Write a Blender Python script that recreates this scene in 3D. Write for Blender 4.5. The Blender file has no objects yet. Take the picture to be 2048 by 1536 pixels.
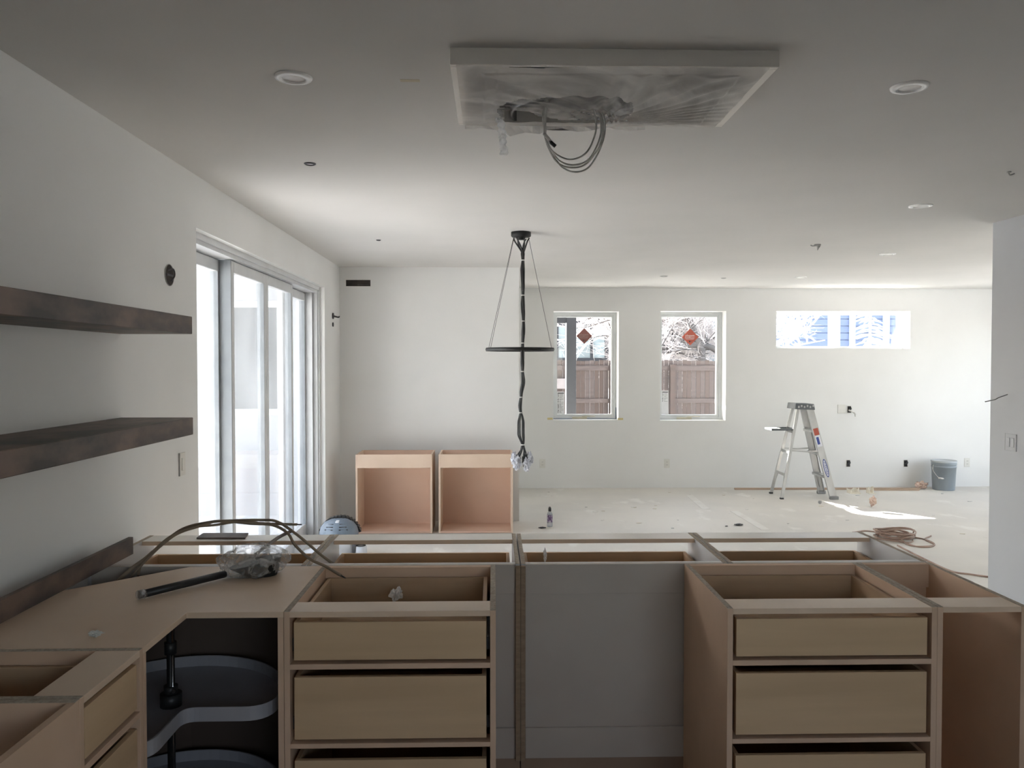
import bpy, bmesh, math, random
from mathutils import Vector, Matrix, noise
random.seed(7)
SC = bpy.context.scene
COL = SC.collection
R = math.radians

# ------------------------------------------------------------------ camera
FPX = 1604.0
CH = 1.65
yaw = math.atan(39/FPX); pitch = math.atan(38/FPX)
FW = Vector((math.sin(yaw)*math.cos(pitch), math.cos(yaw)*math.cos(pitch), -math.sin(pitch)))
RT = Vector((math.cos(yaw), -math.sin(yaw), 0)); UP = RT.cross(FW)
CP = Vector((0, 0, CH))
cd = bpy.data.cameras.new('camera'); cam = bpy.data.objects.new('camera', cd); COL.objects.link(cam)
cd.sensor_width = 36; cd.lens = FPX/2048*36; cd.clip_end = 300
m = Matrix.Identity(4)
for i, v in enumerate((RT, UP, -FW)):
    for j in range(3): m[j][i] = v[j]
m.translation = CP
cam.matrix_world = m
SC.camera = cam

def P(u, v, x=None, y=None, z=None):
    """surveyed photo point -> point on a real plane of the room"""
    d = FW + RT*((u-1024)/FPX) - UP*((v-768)/FPX)
    if x is not None: t = (x-CP.x)/d.x
    elif y is not None: t = (y-CP.y)/d.y
    else: t = (z-CP.z)/d.z
    return CP + d*t

# ------------------------------------------------------------------ world, sun, exposure
SUN_DIR = Vector((.78, -1, -.92)).normalized()
SKY_STRENGTH = .34
SUN_ENERGY = 14
EXPOSURE = 2.12
w = bpy.data.worlds.new('world'); SC.world = w; w.use_nodes = True
nt = w.node_tree; nt.nodes.clear()
o_ = nt.nodes.new('ShaderNodeOutputWorld'); b_ = nt.nodes.new('ShaderNodeBackground')
sk = nt.nodes.new('ShaderNodeTexSky'); sk.sky_type = 'NISHITA'; sk.sun_disc = False
sk.sun_elevation = R(36); sk.sun_rotation = math.atan2(-SUN_DIR.x, -SUN_DIR.y)
sk.air_density = 1.2; sk.dust_density = 2.5
hs = nt.nodes.new('ShaderNodeHueSaturation'); hs.inputs['Saturation'].default_value = .5
nt.links.new(sk.outputs[0], hs.inputs['Color']); nt.links.new(hs.outputs[0], b_.inputs[0])
b_.inputs[1].default_value = SKY_STRENGTH; nt.links.new(b_.outputs[0], o_.inputs[0])
sd = bpy.data.lights.new('sun', 'SUN'); sd.energy = SUN_ENERGY; sd.angle = R(.6); sd.color = (1, .97, .92)
so = bpy.data.objects.new('sun', sd); COL.objects.link(so)
so.rotation_euler = SUN_DIR.to_track_quat('-Z', 'Y').to_euler(); so.location = (-8, 20, 14)
vs = SC.view_settings; vs.view_transform = 'Standard'; vs.look = 'None'; vs.gamma = 1; vs.use_curve_mapping = False
vs.exposure = EXPOSURE
SC.cycles.max_bounces = 14; SC.cycles.diffuse_bounces = 8; SC.cycles.transparent_max_bounces = 16
SC.cycles.glossy_bounces = 4; SC.cycles.caustics_reflective = False; SC.cycles.caustics_refractive = False
SC.cycles.use_denoising = True
SC.cycles.sample_clamp_indirect = 8

def portal(name, loc, rot, sx, sy):
    l = bpy.data.lights.new(name, 'AREA'); l.shape = 'RECTANGLE'; l.size = sx; l.size_y = sy
    l.cycles.is_portal = True
    o = bpy.data.objects.new(name, l); COL.objects.link(o); o.location = loc; o.rotation_euler = rot
# portals face into the room (area lights emit along local -Z)
portal('portal_slider', (-1.86, 6.05, 1.2), (0, R(-90), 0), 2.4, 3.3)
portal('portal_window_a', (1.25, 11.09, 1.64), (R(-90), 0, 0), .9, 1.5)
portal('portal_window_b', (2.69, 11.09, 1.64), (R(-90), 0, 0), .9, 1.5)
portal('portal_window_c', (4.72, 11.09, 2.12), (R(-90), 0, 0), 1.85, .5)
portal('portal_added_window', (1.2, -1.84, 1.7), (R(90), 0, 0), 1.8, 1.0)
portal('portal_window_d', (7.75, 8.7, 1.3), (0, R(90), 0), 2.4, 3.0)

# ------------------------------------------------------------------ materials
def lin(c):
    return tuple(((x/255)/12.92 if x/255 <= .04045 else ((x/255+.055)/1.055)**2.4) for x in c)
MATS = {}
def mat(name, col, rough=.6, col2=None, scale=(4, 4, 4), amount=.5, metal=0, bump=0, bscale=60, spec=.5, detail=6, lo=.35, hi=.65):
    if name in MATS: return MATS[name]
    m = bpy.data.materials.new(name); m.use_nodes = True
    n = m.node_tree.nodes; l = m.node_tree.links; p = n['Principled BSDF']
    p.inputs['Base Color'].default_value = (*col, 1); p.inputs['Roughness'].default_value = rough
    p.inputs['Metallic'].default_value = metal; p.inputs['Specular IOR Level'].default_value = spec
    tc = n.new('ShaderNodeTexCoord')
    if col2 is not None:
        mp = n.new('ShaderNodeMapping'); mp.inputs['Scale'].default_value = scale
        nz = n.new('ShaderNodeTexNoise'); nz.inputs['Scale'].default_value = 1; nz.inputs['Detail'].default_value = detail
        rp = n.new('ShaderNodeValToRGB'); rp.color_ramp.elements[0].position = lo; rp.color_ramp.elements[1].position = hi
        mx = tuple(a+(b-a)*amount for a, b in zip(col, col2))
        rp.color_ramp.elements[0].color = (*col, 1); rp.color_ramp.elements[1].color = (*mx, 1)
        l.new(tc.outputs['Object'], mp.inputs[0]); l.new(mp.outputs[0], nz.inputs['Vector'])
        l.new(nz.outputs[0], rp.inputs[0]); l.new(rp.outputs[0], p.inputs['Base Color'])
    if bump:
        nb = n.new('ShaderNodeTexNoise'); nb.inputs['Scale'].default_value = bscale
        bp = n.new('ShaderNodeBump'); bp.inputs['Strength'].default_value = bump; bp.inputs['Distance'].default_value = .01
        l.new(tc.outputs['Object'], nb.inputs['Vector']); l.new(nb.outputs[0], bp.inputs['Height']); l.new(bp.outputs[0], p.inputs['Normal'])
    MATS[name] = m
    return m

PAINT = mat('wall_paint', (.80, .80, .79), .55, (.77, .77, .758), (1.5, 1.5, 1.5), 1, bump=.02, bscale=200, spec=.3)
CEILM = mat('ceiling_paint', (.68, .665, .645), .8, (.64, .63, .61), (1.2, 1.2, 1.2), 1, spec=.2)
TRIMW = mat('trim_white', (.78, .78, .78), .4, (.7, .7, .7), (6, 6, 6), .6)
MDF = mat('mdf', (.70, .505, .365), .6, (.62, .44, .31), (3, 3, 3), 1, bump=.03, bscale=300, spec=.3)
MDFEDGE = mat('mdf_edge', (.33, .245, .17), .75, (.26, .19, .13), (20, 20, 60), 1, spec=.2)
MDFTOP = mat('particle_board_top', (.70, .52, .37), .45, (.76, .60, .46), (2.5, 2.5, 2.5), .8, bump=.03, bscale=200)
PLY = mat('plywood_front', (.66, .475, .295), .5, (.58, .41, .25), (1.2, 6, 14), 1, bump=.03, bscale=120, spec=.4)
PLYIN = mat('plywood_drawer', (.52, .37, .24), .55, (.43, .30, .19), (2, 2, 12), 1, spec=.3)
RAW = mat('raw_edge', (.50, .44, .36), .8, (.36, .30, .24), (110, 110, 110), 1, spec=.2, detail=10)
MEL = mat('white_melamine', (.62, .62, .63), .35, (.56, .55, .53), (2, 2, 2), 1)
MELG = mat('grey_backing', (.50, .455, .41), .4, (.45, .40, .355), (3, 3, 3), 1)  # warm bounce off the floor mixed into the backing colour
PINK = mat('fresh_mdf', (.66, .46, .35), .55, (.60, .41, .31), (2, 2, 2), 1, spec=.3)
PINKE = mat('fresh_mdf_edge', (.70, .54, .42), .6, (.67, .51, .39), (6, 6, 6), 1, spec=.3)
WALN = mat('dark_stained_wood', (.045, .034, .030), .5, (.165, .105, .078), (7, 4, 9), 1, spec=.4, detail=5, lo=.42, hi=.66, bump=.05, bscale=40)
BLACKM = mat('black_metal', (.012, .013, .014), .5, (.02, .02, .02), (20, 20, 20), 1, metal=.2)
BLACKP = mat('black_plastic', (.015, .015, .016), .45, (.03, .03, .03), (10, 10, 10), 1)
CHROME = mat('chrome', (.6, .6, .6), .2, (.5, .5, .5), (10, 10, 10), .5, metal=1)
ALU = mat('ladder_aluminium', (.62, .62, .61), .38, (.5, .5, .49), (8, 8, 3), 1, metal=.75)
ALUF = mat('door_aluminium', (.66, .67, .68), .4, (.60, .61, .62), (6, 6, 6), 1, metal=.1)
ALUD = mat('gasket_grey', (.30, .32, .34), .45, (.25, .27, .29), (6, 6, 6), 1)
VINYL = mat('window_vinyl', (.72, .74, .74), .35, (.66, .68, .68), (5, 5, 5), 1)
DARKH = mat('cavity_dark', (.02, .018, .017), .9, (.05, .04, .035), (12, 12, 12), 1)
STEELD = mat('dark_box_steel', (.06, .06, .065), .5, (.10, .10, .105), (25, 25, 25), 1, metal=.4)
PLATE = mat('cover_plate', (.74, .73, .69), .35, (.70, .69, .65), (9, 9, 9), 1)
SHADOWG = mat('plate_side', (.40, .40, .39), .5, (.36, .36, .35), (9, 9, 9), 1)
GREYB = mat('bucket_grey', (.30, .34, .37), .4, (.26, .30, .33), (6, 6, 2), 1)
CABLEW = mat('cable_white', (.82, .81, .78), .4, (.54, .53, .5), (30, 30, 30), 1)
CABLEB = mat('cable_tan', (.25, .19, .14), .6, (.34, .27, .19), (14, 14, 14), 1)
CORDM = mat('cord_brown', (.26, .16, .12), .6, (.42, .30, .24), (9, 9, 9), 1)
KRAFT = mat('masking_tape_mat', (.70, .60, .30), .6, (.62, .54, .30), (40, 40, 40), 1)
PAPER = mat('paper_scrap', (.72, .66, .54), .8, (.60, .54, .44), (25, 25, 25), 1)
PAPERB = mat('brown_rag', (.45, .30, .24), .9, (.70, .56, .48), (40, 40, 40), 1)
LUMB = mat('pine_strip', (.50, .36, .26), .6, (.40, .28, .2), (2, 20, 20), 1)
TRAYM = mat('tray_grey', (.40, .40, .43), .35, (.36, .36, .39), (6, 6, 6), 1)
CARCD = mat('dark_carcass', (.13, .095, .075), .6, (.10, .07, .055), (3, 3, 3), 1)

def floor_material():
    m = bpy.data.materials.new('dusty_floor'); m.use_nodes = True
    n = m.node_tree.nodes; l = m.node_tree.links; p = n['Principled BSDF']
    tc = n.new('ShaderNodeTexCoord')
    def noi(sc, det, lo, hi, c0, c1, st=(1, 1, 1)):
        mp = n.new('ShaderNodeMapping'); mp.inputs['Scale'].default_value = st
        a = n.new('ShaderNodeTexNoise'); a.inputs['Scale'].default_value = sc; a.inputs['Detail'].default_value = det
        r = n.new('ShaderNodeValToRGB'); r.color_ramp.elements[0].position = lo; r.color_ramp.elements[1].position = hi
        r.color_ramp.elements[0].color = (*c0, 1); r.color_ramp.elements[1].color = (*c1, 1)
        l.new(tc.outputs['Object'], mp.inputs[0]); l.new(mp.outputs[0], a.inputs['Vector']); l.new(a.outputs[0], r.inputs[0])
        return r
    base = noi(.9, 8, .35, .68, (.70, .665, .61), (.60, .575, .535))
    pale = noi(3.2, 10, .60, .68, (0, 0, 0), (.75, .75, .75), (1, .6, 1))
    spot = noi(9, 4, .72, .75, (0, 0, 0), (.6, .6, .6), (1, .7, 1))
    def mix(a, col, fac):
        x = n.new('ShaderNodeMix'); x.data_type = 'RGBA'; l.new(a, x.inputs[6]); x.inputs[7].default_value = (*col, 1)
        l.new(fac, x.inputs[0]); return x.outputs[2]
    c = mix(base.outputs[0], (.78, .755, .71), pale.outputs[0])
    c = mix(c, (.26, .23, .20), spot.outputs[0])
    l.new(c, p.inputs['Base Color']); p.inputs['Roughness'].default_value = .62; p.inputs['Specular IOR Level'].default_value = .35
    b = n.new('ShaderNodeTexNoise'); b.inputs['Scale'].default_value = 18; bp = n.new('ShaderNodeBump')
    bp.inputs['Strength'].default_value = .12; bp.inputs['Distance'].default_value = .01
    l.new(tc.outputs['Object'], b.inputs['Vector']); l.new(b.outputs[0], bp.inputs['Height']); l.new(bp.outputs[0], p.inputs['Normal'])
    return m
FLOORM = floor_material()

def glass(name, tint=(1, 1, 1), haze=0.0, gloss=.06, hazecol=(.8, .82, .85)):
    m = bpy.data.materials.new(name); m.use_nodes = True
    n = m.node_tree.nodes; l = m.node_tree.links; n.clear()
    o = n.new('ShaderNodeOutputMaterial'); t = n.new('ShaderNodeBsdfTransparent'); t.inputs[0].default_value = (*tint, 1)
    g = n.new('ShaderNodeBsdfGlossy'); g.inputs['Roughness'].default_value = .03
    fr = n.new('ShaderNodeLayerWeight'); fr.inputs[0].default_value = .12
    mu = n.new('ShaderNodeMath'); mu.operation = 'MULTIPLY_ADD'; mu.inputs[1].default_value = .5; mu.inputs[2].default_value = gloss
    l.new(fr.outputs['Fresnel'], mu.inputs[0])
    mx = n.new('ShaderNodeMixShader'); l.new(mu.outputs[0], mx.inputs[0]); l.new(t.outputs[0], mx.inputs[1]); l.new(g.outputs[0], mx.inputs[2])
    out = mx.outputs[0]
    if haze:
        d = n.new('ShaderNodeBsdfTranslucent'); d.inputs[0].default_value = (*hazecol, 1)
        nz = n.new('ShaderNodeTexNoise'); nz.inputs['Scale'].default_value = 1.3; nz.inputs['Detail'].default_value = 3
        tc = n.new('ShaderNodeTexCoord'); l.new(tc.outputs['Object'], nz.inputs['Vector'])
        mm = n.new('ShaderNodeMath'); mm.operation = 'MULTIPLY'; mm.inputs[1].default_value = haze*2; l.new(nz.outputs[0], mm.inputs[0])
        m2 = n.new('ShaderNodeMixShader'); l.new(mm.outputs[0], m2.inputs[0]); l.new(out, m2.inputs[1]); l.new(d.outputs[0], m2.inputs[2])
        out = m2.outputs[0]
    l.new(out, o.inputs[0]); return m
GLASS = glass('clear_glass')
GLASSD = glass('dusty_glass', haze=.05)

def film(name, opac, col, rough=.25, scale=8, gl=.25, lo=.4, hi=.65, tlu=.4):
    """creased plastic film: part see-through, part milky, glossy"""
    m = bpy.data.materials.new(name); m.use_nodes = True
    n = m.node_tree.nodes; l = m.node_tree.links; n.clear()
    o = n.new('ShaderNodeOutputMaterial'); t = n.new('ShaderNodeBsdfTransparent')
    d = n.new('ShaderNodeBsdfDiffuse'); d.inputs[0].default_value = (*col, 1)
    tl = n.new('ShaderNodeBsdfTranslucent'); tl.inputs[0].default_value = (*col, 1)
    g = n.new('ShaderNodeBsdfGlossy'); g.inputs['Roughness'].default_value = rough
    a1 = n.new('ShaderNodeMixShader'); a1.inputs[0].default_value = tlu; l.new(d.outputs[0], a1.inputs[1]); l.new(tl.outputs[0], a1.inputs[2])
    a2 = n.new('ShaderNodeMixShader'); a2.inputs[0].default_value = gl; l.new(a1.outputs[0], a2.inputs[1]); l.new(g.outputs[0], a2.inputs[2])
    nz = n.new('ShaderNodeTexNoise'); nz.inputs['Scale'].default_value = scale; nz.inputs['Detail'].default_value = 6; nz.inputs['Distortion'].default_value = 1.5
    tc = n.new('ShaderNodeTexCoord'); l.new(tc.outputs['Object'], nz.inputs['Vector'])
    mr = n.new('ShaderNodeMapRange'); mr.inputs[1].default_value = lo; mr.inputs[2].default_value = hi
    mr.inputs[3].default_value = max(0, opac-.25); mr.inputs[4].default_value = min(1, opac+.25); l.new(nz.outputs[0], mr.inputs[0])
    bp = n.new('ShaderNodeBump'); bp.inputs['Strength'].default_value = .6; bp.inputs['Distance'].default_value = .02
    l.new(nz.outputs[0], bp.inputs['Height']); l.new(bp.outputs[0], g.inputs['Normal']); l.new(bp.outputs[0], d.inputs['Normal'])
    mx = n.new('ShaderNodeMixShader'); l.new(mr.outputs[0], mx.inputs[0]); l.new(t.outputs[0], mx.inputs[1]); l.new(a2.outputs[0], mx.inputs[2])
    l.new(mx.outputs[0], o.inputs[0]); return m
SHEET = film('plastic_sheet', .88, (.84, .82, .79), scale=3, gl=.15, rough=.4)
BAGM = film('clear_bag', .46, (.82, .8, .78), rough=.2, scale=22, gl=.35)
TORN = film('torn_plastic', .98, (.98, .98, .98), scale=20, tlu=.85, gl=.08)
THIN = film('thin_sheet', .45, (.80, .78, .76), scale=5, gl=.15, rough=.4)
MUD = mat('white_plaster', (.97, .97, .96), .5, (.9, .9, .9), (30, 30, 30), 1)
WRAP = film('bubble_wrap', .75, (.80, .82, .9), scale=50)

# ------------------------------------------------------------------ helpers
class MB:
    def __init__(s): s.bm = bmesh.new()
    def box(s, x0, x1, y0, y1, z0, z1, mi=0):
        c = [(x, y, z) for z in (z0, z1) for y in (y0, y1) for x in (x0, x1)]
        v = [s.bm.verts.new(p) for p in c]
        for q in ((0, 2, 3, 1), (4, 5, 7, 6), (0, 1, 5, 4), (2, 6, 7, 3), (0, 4, 6, 2), (1, 3, 7, 5)):
            f = s.bm.faces.new([v[i] for i in q]); f.material_index = mi
        return s
    def hexa(s, pts):
        v = [s.bm.verts.new(p) for p in pts]
        for q in ((0, 2, 3, 1), (4, 5, 7, 6), (0, 1, 5, 4), (2, 6, 7, 3), (0, 4, 6, 2), (1, 3, 7, 5)):
            s.bm.faces.new([v[i] for i in q])
        return s
    def beam(s, a, b, w, h, side=None):
        """bar of section w (along side vector) x h between two points"""
        a = Vector(a); b = Vector(b); d = (b-a).normalized()
        sd = Vector(side) if side else (Vector((0, 0, 1)) if abs(d.z) < .9 else Vector((1, 0, 0)))
        sd = (sd - d*sd.dot(d)).normalized(); t = d.cross(sd)
        pts = []
        for base in (a, b):
            for q in (-1, 1):
                for r in (-1, 1):
                    pts.append(base + sd*(w/2*r) + t*(h/2*q))
        return s.hexa(pts)
    def tube(s, pts, r, seg=8, cap=True):
        pts = [Vector(p) for p in pts]; n = len(pts)
        rr = r if isinstance(r, (list, tuple)) else [r]*n
        rings = []; prev = None
        for i, p in enumerate(pts):
            d = (pts[min(i+1, n-1)] - pts[max(i-1, 0)])
            d = d.normalized() if d.length > 1e-9 else Vector((0, 0, 1))
            if prev is None:
                u = d.orthogonal().normalized()
            else:
                u = (prev - d*prev.dot(d)); u = u.normalized() if u.length > 1e-6 else d.orthogonal().normalized()
            prev = u; w_ = d.cross(u)
            rings.append([s.bm.verts.new(p + (u*math.cos(2*math.pi*k/seg) + w_*math.sin(2*math.pi*k/seg))*rr[i]) for k in range(seg)])
        for i in range(n-1):
            for k in range(seg):
                f = s.bm.faces.new((rings[i][k], rings[i][(k+1) % seg], rings[i+1][(k+1) % seg], rings[i+1][k])); f.smooth = True
        if cap:
            s.bm.faces.new(rings[0][::-1]); s.bm.faces.new(rings[-1])
        return s
    def cyl(s, a, b, r, seg=20, r2=None): return s.tube([a, b], [r, r if r2 is None else r2], seg)
    def lathe(s, prof, c=(0, 0, 0), seg=28, smooth=True):
        """prof: (radius, z) list"""
        c = Vector(c); rings = []
        for r, z in prof:
            if r < 1e-5: rings.append([s.bm.verts.new(c+Vector((0, 0, z)))])
            else: rings.append([s.bm.verts.new(c+Vector((r*math.cos(2*math.pi*k/seg), r*math.sin(2*math.pi*k/seg), z))) for k in range(seg)])
        for a, b in zip(rings, rings[1:]):
            for k in range(seg):
                q = []
                for v in (a[k % len(a)], a[(k+1) % len(a)], b[(k+1) % len(b)], b[k % len(b)]):
                    if v not in q: q.append(v)
                if len(q) > 2:
                    f = s.bm.faces.new(q); f.smooth = smooth
        return s
    def prism(s, poly, z0, z1):
        a = [s.bm.verts.new((x, y, z0)) for x, y in poly]; b = [s.bm.verts.new((x, y, z1)) for x, y in poly]
        n = len(poly)
        s.bm.faces.new(a[::-1]); s.bm.faces.new(b)
        for i in range(n): s.bm.faces.new((a[i], a[(i+1) % n], b[(i+1) % n], b[i]))
        return s
    def wall(s, poly, t, z0, z1):
        """thin band of thickness t following an open polyline (x,y)"""
        n = len(poly); L = []; Rr = []
        for i, p in enumerate(poly):
            d = (Vector(poly[min(i+1, n-1)])-Vector(poly[max(i-1, 0)])).normalized(); q = Vector((-d.y, d.x))
            L.append(Vector(p)+q*t/2); Rr.append(Vector(p)-q*t/2)
        for i in range(n-1):
            s.hexa([(Rr[i].x, Rr[i].y, z0), (Rr[i+1].x, Rr[i+1].y, z0), (L[i].x, L[i].y, z0), (L[i+1].x, L[i+1].y, z0),
                    (Rr[i].x, Rr[i].y, z1), (Rr[i+1].x, Rr[i+1].y, z1), (L[i].x, L[i].y, z1), (L[i+1].x, L[i+1].y, z1)])
        return s
    def blob(s, c, r, sub=3, amp=.3, freq=2.2, seed=0, sc=(1, 1, 1)):
        g = bmesh.ops.create_icosphere(s.bm, subdivisions=sub, radius=1)
        for v in g['verts']:
            n1 = noise.noise(v.co*freq+Vector((seed, seed*2.1, 0))); n2 = abs(noise.noise(v.co*freq*2.4+Vector((seed*3, 1, 5))))
            v.co = v.co*(1+amp*n1-amp*.8*n2)
            v.co = Vector((c[0]+v.co.x*r*sc[0], c[1]+v.co.y*r*sc[1], c[2]+v.co.z*r*sc[2]))
        return s
    def build(s, name, mt, parent=None, bevel=0, off=None):
        if off is not None: bmesh.ops.translate(s.bm, verts=s.bm.verts, vec=-Vector(off))
        bmesh.ops.recalc_face_normals(s.bm, faces=s.bm.faces)
        me = bpy.data.meshes.new(name); s.bm.to_mesh(me); s.bm.free()
        for q in (mt if isinstance(mt, (list, tuple)) else [mt]): me.materials.append(q)
        o = bpy.data.objects.new(name, me); COL.objects.link(o)
        if parent: o.parent = parent
        if bevel:
            b = o.modifiers.new('bevel', 'BEVEL'); b.width = bevel; b.segments = 1; b.limit_method = 'ANGLE'
        return o

def tag(o, label, cat, group=None, kind=None):
    o['label'] = label; o['category'] = cat
    if group: o['group'] = group
    if kind: o['kind'] = kind
    return o
def thing(name, label, cat, loc=(0, 0, 0), rz=0, group=None):
    o = bpy.data.objects.new(name, None); o.empty_display_size = .05; COL.objects.link(o)
    o.location = loc; o.rotation_euler = (0, 0, rz)
    return tag(o, label, cat, group)
def copy_tree(o, parent=None):
    c = o.copy(); COL.objects.link(c)
    if parent: c.parent = parent
    for ch in list(o.children): copy_tree(ch, c)
    return c
def struct(name, mb, mt, parent=None, bevel=0):
    o = mb.build(name, mt, parent, bevel)
    if parent is None: o['kind'] = 'structure'
    return o
def struct_empty(name):
    o = bpy.data.objects.new(name, None); o.empty_display_size = .05; COL.objects.link(o); o['kind'] = 'structure'; return o
def spline(pts, n=10):
    """Catmull-Rom through points"""
    p = [Vector(q) for q in pts]; p = [2*p[0]-p[1]]+p+[2*p[-1]-p[-2]]; out = []
    for i in range(1, len(p)-2):
        for k in range(n):
            t = k/n; a, b, c, d = p[i-1:i+3]
            out.append(.5*((2*b)+(c-a)*t+(2*a-5*b+4*c-d)*t*t+(3*b-a-3*c+d)*t**3))
    out.append(p[-2]); return out
def text_mesh(name, body, size, mt, parent, M, extrude=.0006):
    cu = bpy.data.curves.new(name, 'FONT'); cu.body = body; cu.size = size; cu.extrude = extrude
    cu.align_x = 'CENTER'; cu.align_y = 'CENTER'
    tmp = bpy.data.objects.new('tmp', cu); COL.objects.link(tmp)
    bpy.context.view_layer.update()
    me = bpy.data.meshes.new_from_object(tmp.evaluated_get(bpy.context.evaluated_depsgraph_get()))
    bpy.data.objects.remove(tmp); me.transform(M); me.materials.clear(); me.materials.append(mt)
    o = bpy.data.objects.new(name, me); COL.objects.link(o); o.parent = parent; return o

# ================================================================== ROOM SHELL
CE = 2.675
XL = -1.60; XLo = -1.86      # left wall
YD = 8.45                    # dining end wall
YB = 10.70; YBo = 11.05      # far wall
XR = 3.62                    # right kitchen wall stub
XRR = 7.55; XRRo = 7.75      # far right wall
YS = -1.6                    # wall behind the camera
DY0, DY1, DH = 4.39, 7.70, 2.392

struct('floor', MB().box(XLo, XRRo, YS-.2, YBo, -.12, 0), FLOORM)
HX0, HX1, HY0, HY1 = -.06, .86, 2.70, 3.20
c = MB()
c.box(XLo, HX0, YS-.2, YBo, CE, CE+.2); c.box(HX1, XRRo, YS-.2, YBo, CE, CE+.2)
c.box(HX0, HX1, YS-.2, HY0, CE, CE+.2); c.box(HX0, HX1, HY1, YBo, CE, CE+.2)
struct('ceiling', c, CEILM)
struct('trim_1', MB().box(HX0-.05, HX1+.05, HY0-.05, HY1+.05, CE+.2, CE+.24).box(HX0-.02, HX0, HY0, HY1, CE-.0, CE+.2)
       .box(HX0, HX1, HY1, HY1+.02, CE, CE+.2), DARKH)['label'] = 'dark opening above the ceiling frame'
# left wall with door opening
c = MB()
c.box(XLo, XL, YS-.2, DY0, 0, CE); c.box(XLo, XL, DY1, YD, 0, CE); c.box(XLo, XL, DY0, DY1, DH, CE)
struct('wall_left', c, PAINT)
struct('wall_back_left', MB().box(XLo, .28, YD, YBo, 0, CE), PAINT)
BW = (.3, 2.1, 1.2, 2.2)     # unseen window added behind the camera to light the cabinet fronts
c = MB(); c.box(XLo, BW[0], YS-.2, YS, 0, CE); c.box(BW[1], XR, YS-.2, YS, 0, CE); c.box(BW[0], BW[1], YS-.2, YS, 0, BW[2]); c.box(BW[0], BW[1], YS-.2, YS, BW[3], CE)
struct('wall_behind', c, PAINT)
struct('wall_right', MB().box(XR, XR+.14, YS-.2, 5.74, 0, CE), mat('shade_grey_wall', (.52, .53, .55), .6, (.49, .50, .52), (1.5, 1.5, 1.5), 1))  # shade put into this wall's colour, darker than the other paint
struct('wall_living_side', MB().box(XR+.14, XRR, 5.6, 5.74, 0, CE), PAINT)
# far right wall with large opening
c = MB()
c.box(XRR, XRRo, 5.6, 7.3, 0, CE); c.box(XRR, XRRo, 10.2, YBo, 0, CE); c.box(XRR, XRRo, 7.3, 10.2, 2.45, CE); c.box(XRR, XRRo, 7.3, 10.2, 0, .12)
struct('wall_far_right', c, PAINT)
# far wall with three windows
W = [(.814, 1.688, .913, 2.366), (2.248, 3.133, .905, 2.372), (3.813, 5.634, 1.873, 2.375)]
c = MB(); x = .28
for (a, b, z0, z1) in W:
    c.box(x, a, YB, YBo, 0, CE); c.box(a, b, YB, YBo, 0, z0); c.box(a, b, YB, YBo, z1, CE); x = b
c.box(x, XRRo, YB, YBo, 0, CE)
struct('wall_back', c, PAINT)

def rect_frame(mb, x0, x1, z0, z1, y0, y1, t):
    mb.box(x0, x0+t, y0, y1, z0, z1); mb.box(x1-t, x1, y0, y1, z0, z1)
    mb.box(x0+t, x1-t, y0, y1, z0, z0+t); mb.box(x0+t, x1-t, y0, y1, z1-t, z1)
    return mb
for i, (a, b, z0, z1) in enumerate(W[:2]):
    wn = struct_empty('window_%d' % (i+1))
    rect_frame(MB(), a, b, z0, z1, YB+.20, YB+.32, .035).build('window_frame', VINYL, wn)
    rect_frame(MB(), a+.035, b-.035, z0+.035, z1-.035, YB+.215, YB+.285, .030).build('sash', VINYL, wn)
    MB().box(a+.06, b-.06, YB+.255, YB+.259, z0+.06, z1-.06).build('pane', GLASS, wn)
    k = MB().box(a+.27, a+.47, YB+.175, YB+.20, z0+.003, z0+.032); k.tube([(a+.40, YB+.18, z0+.035), (a+.48, YB+.172, z0+.042), (a+.58, YB+.172, z0+.042)], .006)
    k.build('crank_handle', mat('crank_beige', (.62, .58, .46), .4, (.55, .52, .4), (20, 20, 20), 1), wn)
    if i == 0:
        k = MB()
        k.box(a-.0, a+.008, YB+.185, YB+.199, z0+.0, z0+.07); k.box(a+.008, b-.008, YB+.185, YB+.199, z0+.0, z0+.007); k.box(b-.008, b, YB+.185, YB+.199, z0, z0+.16)
        o = k.build('tape', mat('blue_tape', (.05, .11, .19), .6, (.08, .15, .24), (30, 30, 30), 1), wn); o['label'] = 'dark blue masking tape along the frame'
a, b, z0, z1 = W[2]
wn = struct_empty('window_3')
rect_frame(MB(), a, b, z0, z1, YB+.20, YB+.32, .035).box((a+b)/2-.075, (a+b)/2+.045, YB+.20, YB+.32, z0+.035, z1-.035).build('window_frame', VINYL, wn)
MB().box(a+.035, (a+b)/2-.075, YB+.255, YB+.259, z0+.035, z1-.035).build('pane', GLASS, wn)
MB().box((a+b)/2+.045, b-.035, YB+.255, YB+.259, z0+.035, z1-.035).build('pane', GLASS, wn)
wn = struct_empty('window_5')
rect_frame(MB(), BW[0], BW[1], BW[2], BW[3], YS-.17, YS-.08, .05).build('window_frame', VINYL, wn)
MB().box(BW[0]+.05, BW[1]-.05, YS-.13, YS-.126, BW[2]+.05, BW[3]-.05).build('pane', GLASS, wn)
wn = struct_empty('window_4')
k = MB(); y = 7.3
k.box(XRR+.06, XRR+.14, 7.3, 10.2, .12, .2); k.box(XRR+.06, XRR+.14, 7.3, 10.2, 2.37, 2.45)
for j in range(4):
    yy = 7.3+j*(2.9-.07)/3; k.box(XRR+.06, XRR+.14, yy, yy+.07, .2, 2.37)
k.build('window_frame', VINYL, wn)
for j in range(3):
    yy = 7.3+j*(2.9-.07)/3; MB().box(XRR+.10, XRR+.104, yy+.07, yy+(2.9-.07)/3, .2, 2.37).build('pane', GLASS, wn)

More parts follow.
